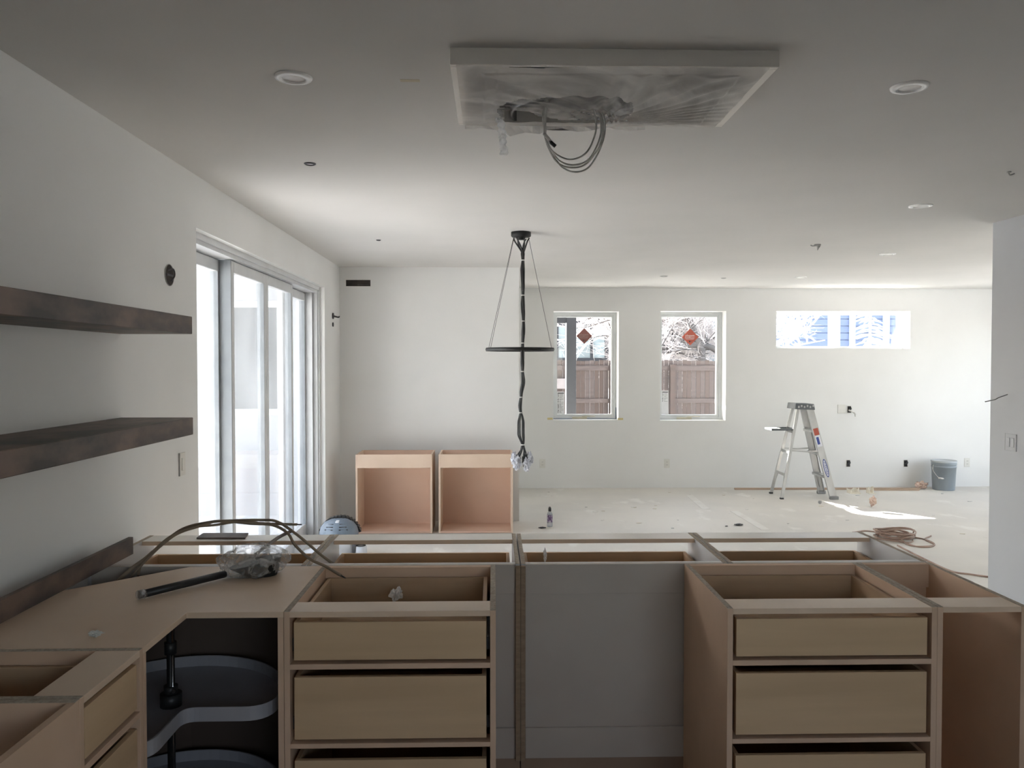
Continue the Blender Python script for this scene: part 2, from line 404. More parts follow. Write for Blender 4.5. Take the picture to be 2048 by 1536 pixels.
# sliding door: outer frame + four leaves (outer leaves in the rear track)
dr = struct_empty('door_1')
k = MB()
k.box(-1.84, -1.66, DY0, DY0+.05, 0, DH); k.box(-1.84, -1.66, DY1-.05, DY1, 0, DH)
k.box(-1.84, -1.66, DY0+.05, DY1-.05, DH-.06, DH); k.box(-1.84, -1.66, DY0+.05, DY1-.05, 0, .035)
k.box(-1.66, -1.645, DY0, DY1, DH-.035, DH); k.box(-1.66, -1.645, DY1-.03, DY1, .0, DH-.035)
for yy in (DY1-.068, DY1-.088):
    k.box(-1.80, -1.70, yy, yy+.008, .035, DH-.06)
k.build('door_frame', ALUF, dr)
k = MB(); k.box(-1.835, -1.825, DY0+.05, DY1-.05, .035, .05); k.box(-1.76, -1.75, DY0+.05, DY1-.05, .035, .05); k.box(-1.835, -1.825, DY0+.05, DY1-.05, DH-.075, DH-.06)
k.build('track', ALUD, dr)
seg = (DY1-DY0-.1)/4
for j in range(4):
    y0 = DY0+.05+j*seg; y1 = y0+seg
    inner = j in (1, 2); X0, X1 = (-1.735, -1.69) if inner else (-1.81, -1.765)
    if j == 0: y1 += .035
    if j == 3: y0 -= .035
    st = .062
    k = MB(); z0, z1 = .04, DH-.065
    k.box(X0, X1, y0, y0+st, z0, z1); k.box(X0, X1, y1-st, y1, z0, z1); k.box(X0, X1, y0+st, y1-st, z0, z0+.11); k.box(X0, X1, y0+st, y1-st, z1-.075, z1)
    lf = k.build('door_leaf', ALUF, dr, .004)
    k = MB(); g = .010   # glazing bead and dark gasket
    k.box(X0-.002, X1+.003, y1-st-g, y1-st, z0+.11, z1-.075); k.box(X0-.002, X1-.01, y0+st, y0+st+g, z0+.11, z1-.075)
    k.build('gasket', ALUD, lf)
    MB().box((X0+X1)/2-.003, (X0+X1)/2+.003, y0+st, y1-st, z0+.11, z1-.075).build('pane', GLASSD, lf)
    if j == 1:
        k = MB(); k.box(X0-.05, X1+.002, y0-.012, y0, z0, z1); k.build('interlock', ALUD, lf)

# ================================================================== CABINETS
T = .018
PLINTH = mat('plinth_board', (.30, .21, .15), .7, (.25, .17, .12), (4, 4, 4), 1)
STR = mat('light_stretcher', (.80, .64, .49), .4, (.74, .58, .44), (4, 4, 4), 1)
PALE = mat('pale_sheen_top', (.86, .83, .78), .3, (.80, .77, .72), (4, 4, 4), 1)  # reflected sky and far wall put into the pale top colour
def drawer(parent, w, zb, zt, d, y=.006, gap=.012, x0=T, mf=None, mi=None):
    """front panel plus box; local cabinet frame, front at y=0"""
    mf = mf or PLY; mi = mi or PLYIN
    a, b = x0+gap, w-x0-gap
    f = MB().box(a, b, y, y+.016, zb, zt).build('drawer', mf, parent, .001)
    for q in (0, 1):
        xx = a if q == 0 else b-.014
        MB().box(xx, xx+.014, y+.016, y+d, zb, zt).build('drawer_side', mi, f, .001)
    MB().box(a+.014, b-.014, y+d-.014, y+d, zb, zt).build('drawer_back', mi, f)
    MB().box(a+.014, b-.014, y+.016, y+d-.014, zb+.012, zb+.02).build('drawer_bottom', mi, f)
    for q in (0, 1):
        xx = a-gap+.001 if q == 0 else b+.001
        MB().box(xx, xx+gap-.002, y+.03, y+d-.03, zb+.02, zb+.06).build('drawer_runner', STEELD, f)
    return f
def cabinet(name, label, loc, rz, w, d, drawers=(), rails=(), carc=None, edge=None, back=True, top=None, stretch=.105,
            toe=.115, h=.876, backm=None, nailer=False, group=None, rear_stretch=False, apron=None, bottom=True, side_m=None):
    carc = carc or MDF; edge = edge or MDFEDGE
    t = thing(name, label, 'cabinet', loc, rz, group)
    for q in (0, 1):
        xx = 0 if q == 0 else w-T
        k = MB(); k.box(xx, xx+T, .0, d, toe, h)
        if not backm: k.box(xx, xx+T, .07, d, 0, toe)
        o = k.build('side_panel', [side_m[q] if side_m else carc], t, .0008)
        # bare sawn top edge
        MB().box(xx+.0005, xx+T-.0005, .001, d-.001, h, h+.0012).build('panel_edge', RAW, o)
    if back: MB().box(T, w-T, d-.012, d, toe, h).build('back_panel', backm or carc, t)
    if bottom: MB().box(T, w-T, .0, d-.012, toe, toe+T).build('bottom_panel', carc, t)
    if backm: MB().box(0, w, .07, d+.008, 0, toe).build('plinth', PLINTH, t)
    else: MB().box(T, w-T, .07, .086, 0, toe).build('toe_kick', CARCD, t)
    if top is None:
        if stretch:
            k = MB().box(T, w-T, 0, stretch, h-T, h)
            for f in k.bm.faces:
                if min(v.co.z for v in f.verts) > h-.001: f.material_index = 1
            k.build('stretcher', [MDFTOP, PALE if backm else STR], t, .0008)
        MB().box(T, w-T, d-.012-T, d-.012, h-.09, h).build('nailer', carc, t)
    if apron:
        MB().box(T, w-T, 0, T, apron, h).build('apron', carc, t)
    for (z0, z1) in rails:
        MB().box(T, w-T, 0, .06, z0, z1).build('rail', edge if False else carc, t, .0008)
    for (z0, z1, dd, yo) in drawers: drawer(t, w, z0, z1, dd, yo)
    if nailer:
        MB().box(T, w-T, d, d+.008, h-.115, h).build('nailer', backm, t, .0008)
        MB().box(T, w-T, d, d+.008, toe, toe+.12).build('nailer', backm, t, .0008)
    return t

FY, MY, RY = 2.512, 3.088, 3.662
RL = [(.693, .710), (.442, .457)]
cabinet('base_cabinet', 'open-topped brown drawer cabinet with pale drawers, left of the grey recess', (-.6545, FY, 0), 0, .6645, MY-FY,
        drawers=[(.721, .842, .53, .004), (.469, .667, .53, .004), (.135, .402, .53, .004)], rails=RL)
cabinet('base_cabinet', 'open-topped brown drawer cabinet with pale drawers, right of the grey recess', (.746, FY, 0), 0, .676, MY-FY,
        drawers=[(.721, .842, .53, .004), (.469, .667, .53, .004), (.135, .402, .53, .004)], rails=RL)
cabinet('base_cabinet', 'narrow doorless brown cabinet with dark interior at the right end of island', (1.4225, FY, 0), 0, .290, MY-FY,
        carc=MDF)

# back row, fronts to the far side
edges = [(-1.555, -.722), (-.718, .106), (.110, .918), (.922, 1.708)]
names = ['leftmost back-row island cabinet with white melamine sides, cables lying over it',
         'back-row island cabinet between the cable ends and the centre double panel',
         'back-row island cabinet whose grey back fills the gap between drawer cabinets',
         'rightmost back-row island cabinet with white melamine inner side panel']
for (a, b), nm in zip(edges, names):
    w_ = b-a; d = RY-MY-.012
    cabinet('base_cabinet', nm, (b, RY, 0), math.pi, w_, d, drawers=[(.60, .792, .47, .004), (.13, .52, .47, .004)], rails=[(.535, .553)],
            carc=MEL, backm=MELG, nailer=True, stretch=.125, side_m=[MEL, MEL])
# brown panel edges running to the gap face (double end panel posts)
for (x0, x1, nm) in ((.089, .127, 'brown double end panel strip standing in the grey recess'),):
    t = thing('end_panel', nm, 'panel', (x0, MY-.018, 0))
    MB().box(0, .0185, 0, .016, .115, .874).build('panel_strip', MDFEDGE, t, .001)
    MB().box(.0195, x1-x0, 0, .016, .115, .874).build('panel_strip', MDFEDGE, t, .001)

# corner cabinet (L shaped, lazy susan)
CX0, CX1, CY0, CY1, NX, NY = -1.585, -.6555, 2.20, 3.085, -.956, 2.512
cc = thing('corner_cabinet', 'L-shaped corner cabinet with solid brown top and turntable shelves, no doors', 'cabinet', (-1.1, 2.7, 0))
OFF = (-1.1, 2.7, 0)
clipA, clipB = (-1.16, CY1), (CX0, 2.655)
top_poly = [(CX1, NY), (CX1, CY1), clipA, clipB, (CX0, CY0), (NX, CY0), (NX, NY)]
MB().prism(top_poly, .876-T, .877).build('top_panel', MDFTOP, cc, .001, OFF)
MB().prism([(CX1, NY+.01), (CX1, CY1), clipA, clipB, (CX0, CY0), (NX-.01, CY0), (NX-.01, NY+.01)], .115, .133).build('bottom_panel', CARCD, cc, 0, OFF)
MB().box(CX1-T, CX1-.0002, NY, CY1, .115, .858).box(CX1-T, CX1, NY+.07, CY1, 0, .115).build('side_panel', MDF, cc, 0, OFF)
MB().box(CX0, NX, CY0+.0002, CY0+T, .115, .858).box(CX0, NX-.07, CY0, CY0+T, 0, .115).build('side_panel', MDF, cc, 0, OFF)
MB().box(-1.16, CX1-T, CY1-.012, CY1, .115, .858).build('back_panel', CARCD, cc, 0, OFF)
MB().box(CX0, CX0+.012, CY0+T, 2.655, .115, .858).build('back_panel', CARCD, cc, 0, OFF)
dv = (Vector(clipB)-Vector(clipA)).normalized(); nn = Vector((-dv.y, dv.x))*.006
if nn.dot(Vector((1, -1))) < 0: nn = -nn
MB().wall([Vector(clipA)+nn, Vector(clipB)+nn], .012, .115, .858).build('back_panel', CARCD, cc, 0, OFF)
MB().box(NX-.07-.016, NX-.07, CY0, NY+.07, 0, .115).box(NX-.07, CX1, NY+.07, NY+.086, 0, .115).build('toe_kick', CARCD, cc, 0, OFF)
# lazy susan
pc = Vector((-1.060, 2.645)); RR = .352
def kidney(r, inset=0):
    pts = []
    nx, ny = NX-.025-inset, NY+.030+inset    # inner notch corner
    cx, cy = pc
    # arc from the right end of the right lobe anticlockwise to the bottom end of the near lobe
    a0 = math.asin((ny-cy)/r); a1 = 2*math.pi-math.acos((nx-cx)/r)
    rc = .05
    ar0 = a0+.20; ar1 = a1-.14
    n = 44
    for i in range(n+1):
        a = ar0+(ar1-ar0)*i/n; pts.append((cx+r*math.cos(a), cy+r*math.sin(a)))
    # near lobe corner
    e = Vector(pts[-1]); pend = Vector((nx, cy+r*math.sin(a1)+.06)); ctl = Vector((nx, cy+r*math.sin(a1)-.0))
    for i in range(1, 7):
        t = i/6; pts.append(tuple(e*(1-t)**2+ctl*2*t*(1-t)+pend*t*t))
    # inner notch, rounded
    c0 = Vector((nx, ny-.05)); c1 = Vector((nx, ny)); c2 = Vector((nx+.05, ny))
    for i in range(0, 7):
        t = i/6; pts.append(tuple(c0*(1-t)**2+c1*2*t*(1-t)+c2*t*t))
    s0 = Vector((cx+r*math.cos(a0)-.07, ny)); s2 = Vector(pts[0]); s1 = Vector((cx+r*math.cos(a0)-.0, ny))
    for i in range(0, 6):
        t = i/6; pts.append(tuple(s0*(1-t)**2+s1*2*t*(1-t)+s2*t*t))
    return pts
kp = kidney(RR)
for z in (.520, .165):
    MB().prism(kp, z, z+.008).wall(kp+[kp[0]], .006, z, z+.046).build('turntable_shelf', TRAYM, cc, 0, OFF)
    k = MB().cyl((pc.x, pc.y, z+.008), (pc.x, pc.y, z+.05), .034).cyl((pc.x, pc.y, z+.05), (pc.x, pc.y, z+.075), .022)
    k.build('hub', BLACKP, cc, 0, OFF)
    MB().tube([(pc.x+.018, pc.y-.022, z+.066), (pc.x+.020, pc.y-.030, z+.066)], .006).build('set_screw', CHROME, cc, 0, OFF)
MB().cyl((pc.x, pc.y, .133), (pc.x, pc.y, .858), .0125).build('pole', BLACKM, cc, 0, OFF)
MB().cyl((pc.x+.010, pc.y-.010, .14), (pc.x+.010, pc.y-.010, .80), .004, 8).build('rod', CHROME, cc, 0, OFF)  # chrome sliver added as the silver highlight along the pole
MB().cyl((pc.x, pc.y, .70), (pc.x, pc.y, .74), .019).build('collar', BLACKP, cc, 0, OFF)

# left run (faces +X)
cabinet('base_cabinet', 'drawer cabinet of the left run, beside the corner cabinet opening', (-.956, 1.864, 0), math.pi/2, .334, .625,
        drawers=[(.721, .842, .5, .004), (.469, .667, .5, .004), (.135, .402, .5, .004)], rails=RL, stretch=.118)
cabinet('base_cabinet', 'open sink cabinet at the lower left corner with pinkish inside', (-.956, .95, 0), math.pi/2, .912, .625,
        stretch=0, apron=.13, carc=MDF)

# two fresh cabinets by the dining wall
def tall_open(x0, x1, label):
    w_ = x1-x0; t = thing('base_cabinet', label, 'cabinet', (x0, 7.83, 0)); h = .777; d = .415
    for q in (0, 1):
        xx = 0 if q == 0 else w_-T
        MB().box(xx, xx+T, 0, d, .004, h).build('side_panel', [PINKE], t, .001)
    MB().box(T, w_-T, d-.012, d, .004, h).build('back_panel', PINK, t)
    MB().box(T, w_-T, 0, d-.012, .004, .022).build('bottom_panel', PINK, t)
    MB().box(T, w_-T, 0, T, h-.132, h).build('front_rail', PINKE, t, .001)
    MB().box(T, w_-T, d-.012-T, d-.012, h-.1, h).build('nailer', PINK, t)
    return t
tall_open(-1.335, -.590, 'bare tan open-front cabinet nearest the sliding door')
tall_open(-.527, .200, 'bare tan open-front cabinet right of its twin, near wall corner')

# ================================================================== SHELVES AND BOARD
for z0, z1, nm in ((1.783, 1.858, 'upper dark stained floating wood shelf on the left wall'), (1.350, 1.424, 'lower dark stained floating wood shelf on the left wall')):
    o = MB().box(0, .308, -2.4, 0, 0, z1-z0).build('floating_shelf', WALN, None, .002); o.location = (XL, 3.49, z0)
    tag(o, nm, 'shelf')
o = MB().box(0, .019, -1.6, 0, 0, .070).build('wood_board', WALN, None, .001); o.location = (-1.488, 3.30, .8775)
tag(o, 'long dark stained board standing on edge on the cabinets by left wall', 'board')
a = P(393, 1077, z=.879); b = P(490, 1077, z=.879); c_ = P(497, 1067.5, z=.879); d_ = P(406, 1067.5, z=.879)
o = MB().prism([(a.x, a.y), (b.x, b.y), (c_.x, c_.y), (d_.x, d_.y)], .8765, .883).build('wood_offcut', WALN, None)
tag(o, 'flat dark wood offcut lying on the back rail of the island', 'board')

# ================================================================== WALL AND CEILING FITTINGS
def plate(name, label, cat, c, axis, w_, h, mt, inner=None, t=.007, group=None, hole=False):
    """axis 'y-': on the far wall facing camera, 'x+': on left wall, 'x-': on right wall"""
    e = thing(name, label, cat, c, {'y-': 0, 'x+': math.pi/2, 'x-': -math.pi/2}[axis], group)
    if hole:
        k = rect_frame(MB(), -w_/2, w_/2, -h/2, h/2, -.004, 0, .006); k.build('box_rim', PLATE, e)
        MB().box(-w_/2+.006, w_/2-.006, -.0025, 0, -h/2+.006, h/2-.006).build('box_interior', DARKH, e)
        k = MB()
        for j in range(3):
            xx = -w_*.25+j*w_*.25
            k.tube(spline([(xx, -.004, h*.38), (xx+.012, -.012, h*.1), (xx-.01, -.010, -h*.15), (xx+.008, -.006, -h*.36)], 5), .004, 6)
        k.build('wire', STEELD, e)
    else:
        MB().box(-w_/2, w_/2, -t, 0, -h/2, h/2).build('plate', mt, e, .002)
        if inner: inner(e, w_, h, t)
    return e
def duplex(e, w_, h, t):
    for s in (-1, 1):
        r = MB().box(-.017, .017, -t-.002, -t, s*.020-.014, s*.020+.014).build('receptacle', PLATE, e, .002)
        MB().box(-.008, -.005, -t-.0026, -t-.002, s*.020-.004, s*.020+.006).box(.005, .008, -t-.0026, -t-.002, s*.020-.004, s*.020+.006).build('slot', DARKH, r)
def rocker(e, w_, h, t):
    n = 2 if w_ > .1 else 1
    for j in range(n):
        xx = 0 if n == 1 else (-.023+.046*j)
        MB().box(xx-.017, xx+.017, -t-.004, -t, -.033, .033).build('rocker', PLATE, e, .002)
    MB().box(-w_/2-.0015, -w_/2, -t, 0, -h/2, h/2).build('plate_edge', SHADOWG, e)
plate('outlet', 'white wall outlet under the left window, far wall', 'outlet', (.668, YB, .332), 'y-', .075, .118, PLATE, duplex)
plate('outlet', 'white wall outlet below the second tall window', 'outlet', (2.342, YB, .327), 'y-', .075, .118, PLATE, duplex)
plate('outlet', 'white wall outlet just right of the grey bucket', 'outlet', (6.436, YB, .329), 'y-', .075, .118, PLATE, duplex)
plate('junction_box', 'dark uncovered box low on wall just right of the ladder', 'electrical box', (4.806, YB, .320), 'y-', .060, .10, None, hole=True)
plate('junction_box', 'dark uncovered box low on wall left of the bucket', 'electrical box', (5.592, YB, .318), 'y-', .060, .10, None, hole=True)
plate('wall_plate', 'square white cover plate above the ladder, beside open box', 'plate', (4.71, YB, 1.057), 'y-', .11, .118, PLATE)
e = plate('junction_box', 'open box with white cable hanging out, above and right of ladder', 'electrical box', (4.812, YB, 1.05), 'y-', .06, .10, None, hole=True)
MB().tube(spline([(-.01, -.01, -.01), (.02, -.04, -.025), (.05, -.06, -.05), (.062, -.06, -.09)], 6), .011, 8).build('cable', CABLEW, e)
plate('light_switch', 'white switch plate on left wall between shelves and sliding door', 'switch', (XL, 4.156, 1.141), 'x+', .075, .118, PLATE, rocker)
GP = mat('shade_grey_plate', (.50, .51, .53), .4, (.48, .49, .51), (9, 9, 9), 1); PK = PLATE; PLATE = GP  # plate given the same painted shade as the right wall
plate('light_switch', 'double switch plate in painted shade on the right wall end', 'switch', (XR, 5.50, 1.110), 'x-', .118, .118, GP, rocker); PLATE = PK
# round box in left wall
e = thing('round_box', 'round open electrical box in left wall above the shelves', 'electrical box', (XL, 4.02, 2.095))
def disc_x(r0, r1, x0, x1, n=24):
    k = MB(); k.tube([(x0, 0, 0), (x1, 0, 0)], r1, n); return k
disc_x(0, .052, .000, .003).build('box_interior', DARKH, e)
k = MB()
for j in range(24):
    a0 = 2*math.pi*j/24; a1 = 2*math.pi*(j+1)/24
    k.tube([(.003, .053*math.cos(a0), .053*math.sin(a0)), (.003, .053*math.cos(a1), .053*math.sin(a1))], .002, 5, False)
k.build('box_rim', SHADOWG, e)
MB().box(.003, .008, -.04, .04, -.006, .004).tube(spline([(.005, -.03, .02), (.02, 0, .03), (.02, .02, 0), (.006, .01, -.03)], 5), .004, 6).build('bracket', STEELD, e)
e = thing('wall_bracket', 'small dark wire fitting on left wall beyond the sliding door', 'bracket', (XL, 8.078, 2.11))
MB().cyl((0, 0, .03), (.012, 0, .03), .03, 14).cyl((0, 0, -.055), (.01, 0, -.055), .022, 12).build('bracket_plate', STEELD, e)
MB().tube(spline([(.01, 0, .03), (.05, .04, .02), (.05, .09, .03)], 4), .008, 6).build('wire', STEELD, e)
# slot vent
v0 = P(692, 560, y=YD); v1 = P(741, 572.5, y=YD)
e = thing('slot_opening', 'dark horizontal slot cut in the dining wall near ceiling', 'vent', (v0.x, YD, v1.z))
vw = v1.x-v0.x; vh = v0.z-v1.z
MB().box(0, vw, -.003, 0, 0, vh).build('opening', DARKH, e, .001)
MB().box(-.004, vw+.004, -.005, -.001, -.005, 0).box(-.004, vw+.004, -.005, -.001, vh, vh+.005).build('drywall_edge', PLATE, e)
MB().box(.12, vw-.02, -.006, -.003, .012, .018).build('slat', STEELD, e)
# wire out of right wall
e = tag(MB().tube(spline([P(2015, 789, x=XR-.003), P(1998, 795, x=XR-.06), P(1990, 799, x=XR-.10), P(1970, 803.5, x=XR-.14)], 6), .004, 6).build('wire', mat('grey_wire', (.25, .25, .26), .5, (.2, .2, .2), (9, 9, 9), 1), None, 0, (XR, 5.5, 1.44)),
        'thin grey wire poking out of the right wall above switch', 'wire'); e.location = (XR, 5.5, 1.44)
# masking tape bits at window 1
for (u, v, nm) in ((1100, 837.5, 'bit of yellow masking tape left of the first window sill'), (1241, 838, 'bit of yellow masking tape right of the first window sill')):
    p = P(u, v, y=YB); o = MB().box(-.035, .035, -.0015, 0, -.014, .014).build('masking_tape', KRAFT); o.location = (p.x, YB, p.z)
    tag(o, nm, 'tape')

# recessed lights
def downlight(label, x, y, r=.067):
    t = thing('recessed_light', label, 'ceiling light', (x, y, CE)); s = r/.067
    MB().lathe([(.0, -.0035), (.043*s, -.0035), (.044*s, -.003)], seg=40).build('lens', mat('lens_white', (.86, .84, .84), .35, (.8, .79, .78), (9, 9, 9), 1), t)
    MB().lathe([(.042*s, -.002), (.0435*s, -.009), (.064*s, -.0065), (r, -.001), (r, 0), (.042*s, 0)], seg=48).build('trim_ring', mat('ring_white', (.97, .97, .96), .25, (.95, .95, .94), (9, 9, 9), 1), t)
    return t
downlight('white recessed light at upper left, above the shelves', -.708, 2.899)
downlight('white recessed light at upper right, largest right of the hood frame', 1.536, 2.943)
downlight('white recessed light at mid right of the ceiling, second in its row', 2.755, 5.123, .072)
downlight('white recessed light third in the right-hand row, above ladder side', 3.647, 7.345, .072)
downlight('small far recessed light nearest the high window', 3.597, 9.294, .068)
def puck(label, x, y, r=.03, mt=None):
    t = thing('ceiling_puck', label, 'ceiling fitting', (x, y, CE))
    MB().lathe([(0, -.002), (r*.7, -.002), (r*.72, -.001)], seg=24).build('cover', TRIMW, t)
    MB().lathe([(r*.74, -.001), (r*.76, -.007), (r, -.003), (r, 0)], seg=28).build('trim_ring', mt or STEELD, t)
puck('small round grey-rimmed ceiling fitting left of the hood frame', -.928, 4.13)
puck('tiny dark ceiling spot above the dining wall', -.933, 6.623, .02)
puck('tiny far ceiling spot above the second tall window', 1.977, 9.227, .045, SHADOWG)
puck('tiny farthest ceiling spot between second and high windows', 2.725, 9.423, .03, SHADOWG)
e = thing('ceiling_bracket', 'small grey triangular wire end hanging from ceiling before high window', 'bracket', (2.763, 6.78, CE))
MB().cyl((.0, 0, 0), (0, 0, -.012), .028, 14).build('base', SHADOWG, e)
MB().tube([(.01, 0, -.01), (.0, 0, -.05)], [.016, .003], 6).tube(spline([(0, 0, -.01), (-.04, 0, -.014), (-.055, .01, -.006)], 4), .005, 6).build('wire_end', SHADOWG, e)
e = thing('ceiling_bracket', 'small grey wire end on ceiling at the right edge', 'bracket', (2.756, 4.21, CE))
MB().cyl((-.02, 0, 0), (-.02, 0, -.006), .012, 12).tube(spline([(-.02, 0, -.006), (.0, .02, -.014), (.03, .03, -.004)], 4), .004, 6).build('wire_end', SHADOWG, e)
o = MB().box(-.035, .035, -.012, .012, -.001, 0).build('masking_tape', mat('faint_tape', (.62, .56, .42), .7, (.58, .52, .4), (20, 20, 20), 1)); p = P(820, 161, z=CE); o.location = (p.x, p.y, CE)
tag(o, 'faint piece of tan tape on the ceiling left of the hood frame', 'tape')

# ------------------------------------------------------------------ ceiling hood frame with plastic
FX0, FX1, FY0, FY1, FZ = -.137, .935, 2.615, 3.270, 2.620
hf = thing('hood_frame', 'white ceiling frame for a range hood covered with torn plastic sheet', 'frame', (.4, 2.94, CE))
OF = (.4, 2.94, CE)
HF = mat('primed_board', (.95, .92, .87), .5, (.92, .89, .84), (4, 4, 4), 1)
bt = .020
MB().box(FX0, FX1, FY0, FY0+bt, FZ, CE).build('frame_board', HF, hf, .002, OF)
MB().box(FX0, FX1, FY1-bt, FY1, FZ, CE).build('frame_board', HF, hf, .002, OF)
bt2 = .04
MB().box(FX0, FX0+bt2, FY0+bt, FY1-bt, FZ, CE).build('frame_board', HF, hf, .002, OF)
MB().box(FX1-bt2, FX1, FY0+bt, FY1-bt, FZ, CE).build('frame_board', HF, hf, .002, OF)
# sheet: a sagging grid with tear and hole
bm = bmesh.new(); NXg, NYg = 220, 140
def sag(x, y):
    u = (x-FX0)/(FX1-FX0); v = (y-FY0)/(FY1-FY0)
    e_ = min(u, 1-u, v, 1-v)*2
    s = -.018*min(1, e_*1.6)
    # radiating creases pulled to the right corners and the hole
    ang = math.atan2(v-.75, u-.55); rad = math.hypot(u-.55, v-.75)
    s += .006*math.sin(ang*34+noise.noise(Vector((u*3, v*3, 0)))*4)*min(1, e_*3)*(1 if u > .5 else .5)
    s += .006*noise.noise(Vector((x*9, y*9, 3)))
    if u < .14: s += .003*math.sin(y*60+3*noise.noise(Vector((x*20, y*9, 1))))*min(1, e_*8)
    return min(FZ-.0015, FZ-.002+s*(.6 if e_ < .2 else 1))
grid = [[bm.verts.new((FX0+.02+(FX1-FX0-.05)*i/NXg, FY0+(FY1-FY0)*j/NYg, sag(FX0+.02+(FX1-FX0-.05)*i/NXg, FY0+(FY1-FY0)*j/NYg))) for j in range(NYg+1)] for i in range(NXg+1)]
h0 = P(1000, 200, z=FZ-.01); h1 = P(1268, 238, z=FZ-.01)
def inhole(x, y):
    q = P(1010, 232, z=FZ-.015)
    # slot shaped hole, wide to the right
    u = (x-P(1008, 235, z=FZ-.015).x)/(P(1262, 235, z=FZ-.015).x-P(1008, 235, z=FZ-.015).x)
    if not 0 <= u <= 1: return False
    ylo = P(1100, 247-6*u+3*noise.noise(Vector((u*9, 0, 0))), z=FZ-.015).y
    yup_v = 216+24*min(1, u*2.2) if u < .45 else 240-3*(u-.45)
    yhi_v = 250-12*max(0, u-.7)/.3
    y_near = P(1100, yup_v, z=FZ-.015).y; y_far = P(1100, yhi_v, z=FZ-.015).y
    return y_near < y < y_far
TX0, TX1 = P(992, 215, z=FZ-.015).x, P(1272, 215, z=FZ-.015).x
TY0, TY1 = P(1130, 190, z=FZ-.015).y, P(1130, 249, z=FZ-.015).y
def thinpart(x, y):
    u = (x-TX0)/(TX1-TX0)*2-1; v = (y-TY0)/(TY1-TY0)*2-1
    wob = .05*noise.noise(Vector((x*12, y*12, 0)))
    return abs(u)**3+abs(v+.15*u)**2.2 < .92+wob
def intear(x, y):
    a_ = P(1015, 140, z=FZ-.01); b_ = P(1175, 137, z=FZ-.01)
    u = (x-a_.x)/(b_.x-a_.x)
    if not 0 <= u <= 1: return False
    yc = a_.y+(b_.y-a_.y)*u; return abs(y-yc) < .0060*math.sin(math.pi*u)**.6+.001
for i in range(NXg):
    for j in range(NYg):
        x = FX0+.02+(FX1-FX0-.05)*(i+.5)/NXg; y = FY0+(FY1-FY0)*(j+.5)/NYg
        if inhole(x, y) or intear(x, y): continue
        f = bm.faces.new((grid[i][j], grid[i+1][j], grid[i+1][j+1], grid[i][j+1])); f.smooth = True
        if thinpart(x, y): f.material_index = 1
k = MB(); k.bm.free(); k.bm = bm
bmesh.ops.delete(bm, geom=[v for v in bm.verts if not v.link_faces], context='VERTS')
k.build('plastic_sheet', [SHEET, THIN], hf, 0, OF)
# round duct collar seen behind the sheet
dc = P(1130, 218, z=2.655)
MB().lathe([(.215, .05), (.215, -.028), (.205, -.028), (.205, .05)], (dc.x, dc.y, 2.66), 40).build('duct_collar', mat('galvanised', (.30, .30, .30), .4, (.2, .2, .2), (8, 8, 8), 1, metal=.6), hf, 0, OF)
# loose edges of the sheet hanging on the far side
k = MB(); pts = []
for i in range(25):
    u = i/24; x = P(930+360*u, 250, y=FY1).x
    hgt = .006+.022*max(0, noise.noise(Vector((u*7, 2, 0)))+.35)+(.022 if .22 < u < .42 else 0)
    pts.append((x, hgt))
vv = []
for i, (x, hgt) in enumerate(pts):
    vv.append((k.bm.verts.new((x, FY1+.003+.004*math.sin(i*1.7), FZ)), k.bm.verts.new((x, FY1+.006+.006*math.sin(i*2.3), FZ-hgt))))
for a_, b_ in zip(vv, vv[1:]): k.bm.faces.new((a_[0], b_[0], b_[1], a_[1]))
k.build('sheet_edge', SHEET, hf, 0, OF)
# twisted torn strip hanging down
k = MB(); path = [P(u, v, y=3.16) for u, v in ((985, 222), (996, 232), (1003, 250), (1004, 270), (1007, 290), (1008, 311))]
path = spline(path, 6); rr = [.010+.010*abs(noise.noise(Vector((i*.4, 0, 0))))+.006*math.sin(i*.9)**2 for i in range(len(path))]; rr[-1] = .006
k.tube(path, rr, 9)
for v in k.bm.verts: v.co += Vector([noise.noise(v.co*60+Vector((0, 0, q*9)))*.006 for q in range(3)])
k.build('torn_strip', TORN, hf, 0, OF)
k = MB(); path = spline([P(u, v, y=3.14) for u, v in ((958, 226), (968, 229), (978, 226), (992, 232), (1000, 240))], 5)
k.tube(path, [.004+.004*(i % 3 == 0) for i in range(len(path))], 7)
k.build('torn_strip', TORN, hf, 0, OF)

# cable coil hanging out
cb = thing('cable_coil', 'coil of white electrical cable hanging from the torn hood opening', 'cable', (.3, 3.0, 2.6))
loops = [
 [(1092, 196), (1089, 240), (1090, 275), (1108, 305), (1140, 319), (1172, 306), (1190, 270), (1192, 240), (1186, 214)],
 [(1094, 198), (1091, 245), (1094, 280), (1115, 318), (1146, 330), (1178, 318), (1200, 275), (1201, 240), (1194, 218)],
 [(1096, 200), (1088, 240), (1092, 282), (1112, 322), (1140, 335), (1172, 328), (1200, 290), (1206, 250), (1198, 222)],
 [(1090, 200), (1086, 240), (1096, 290), (1120, 330), (1150, 344), (1180, 332), (1205, 285), (1210, 245), (1202, 220)]]
for i, lp in enumerate(loops):
    MB().tube(spline([P(u, v, y=2.98+.012*i+.02*math.sin(j)) for j, (u, v) in enumerate(lp)], 7), .0034, 8).build('cable', CABLEW, cb, 0, (.3, 3.0, 2.6))
MB().tube([P(1088, 268, y=2.97), P(1096, 276, y=2.95), P(1101, 283, y=2.96)], .006, 8).build('connector', CABLEW, cb, 0, (.3, 3, 2.6))
MB().tube([P(1101, 284, y=2.955), P(1111, 293, y=2.955)], .007, 8).build('connector', BLACKP, cb, 0, (.3, 3, 2.6))

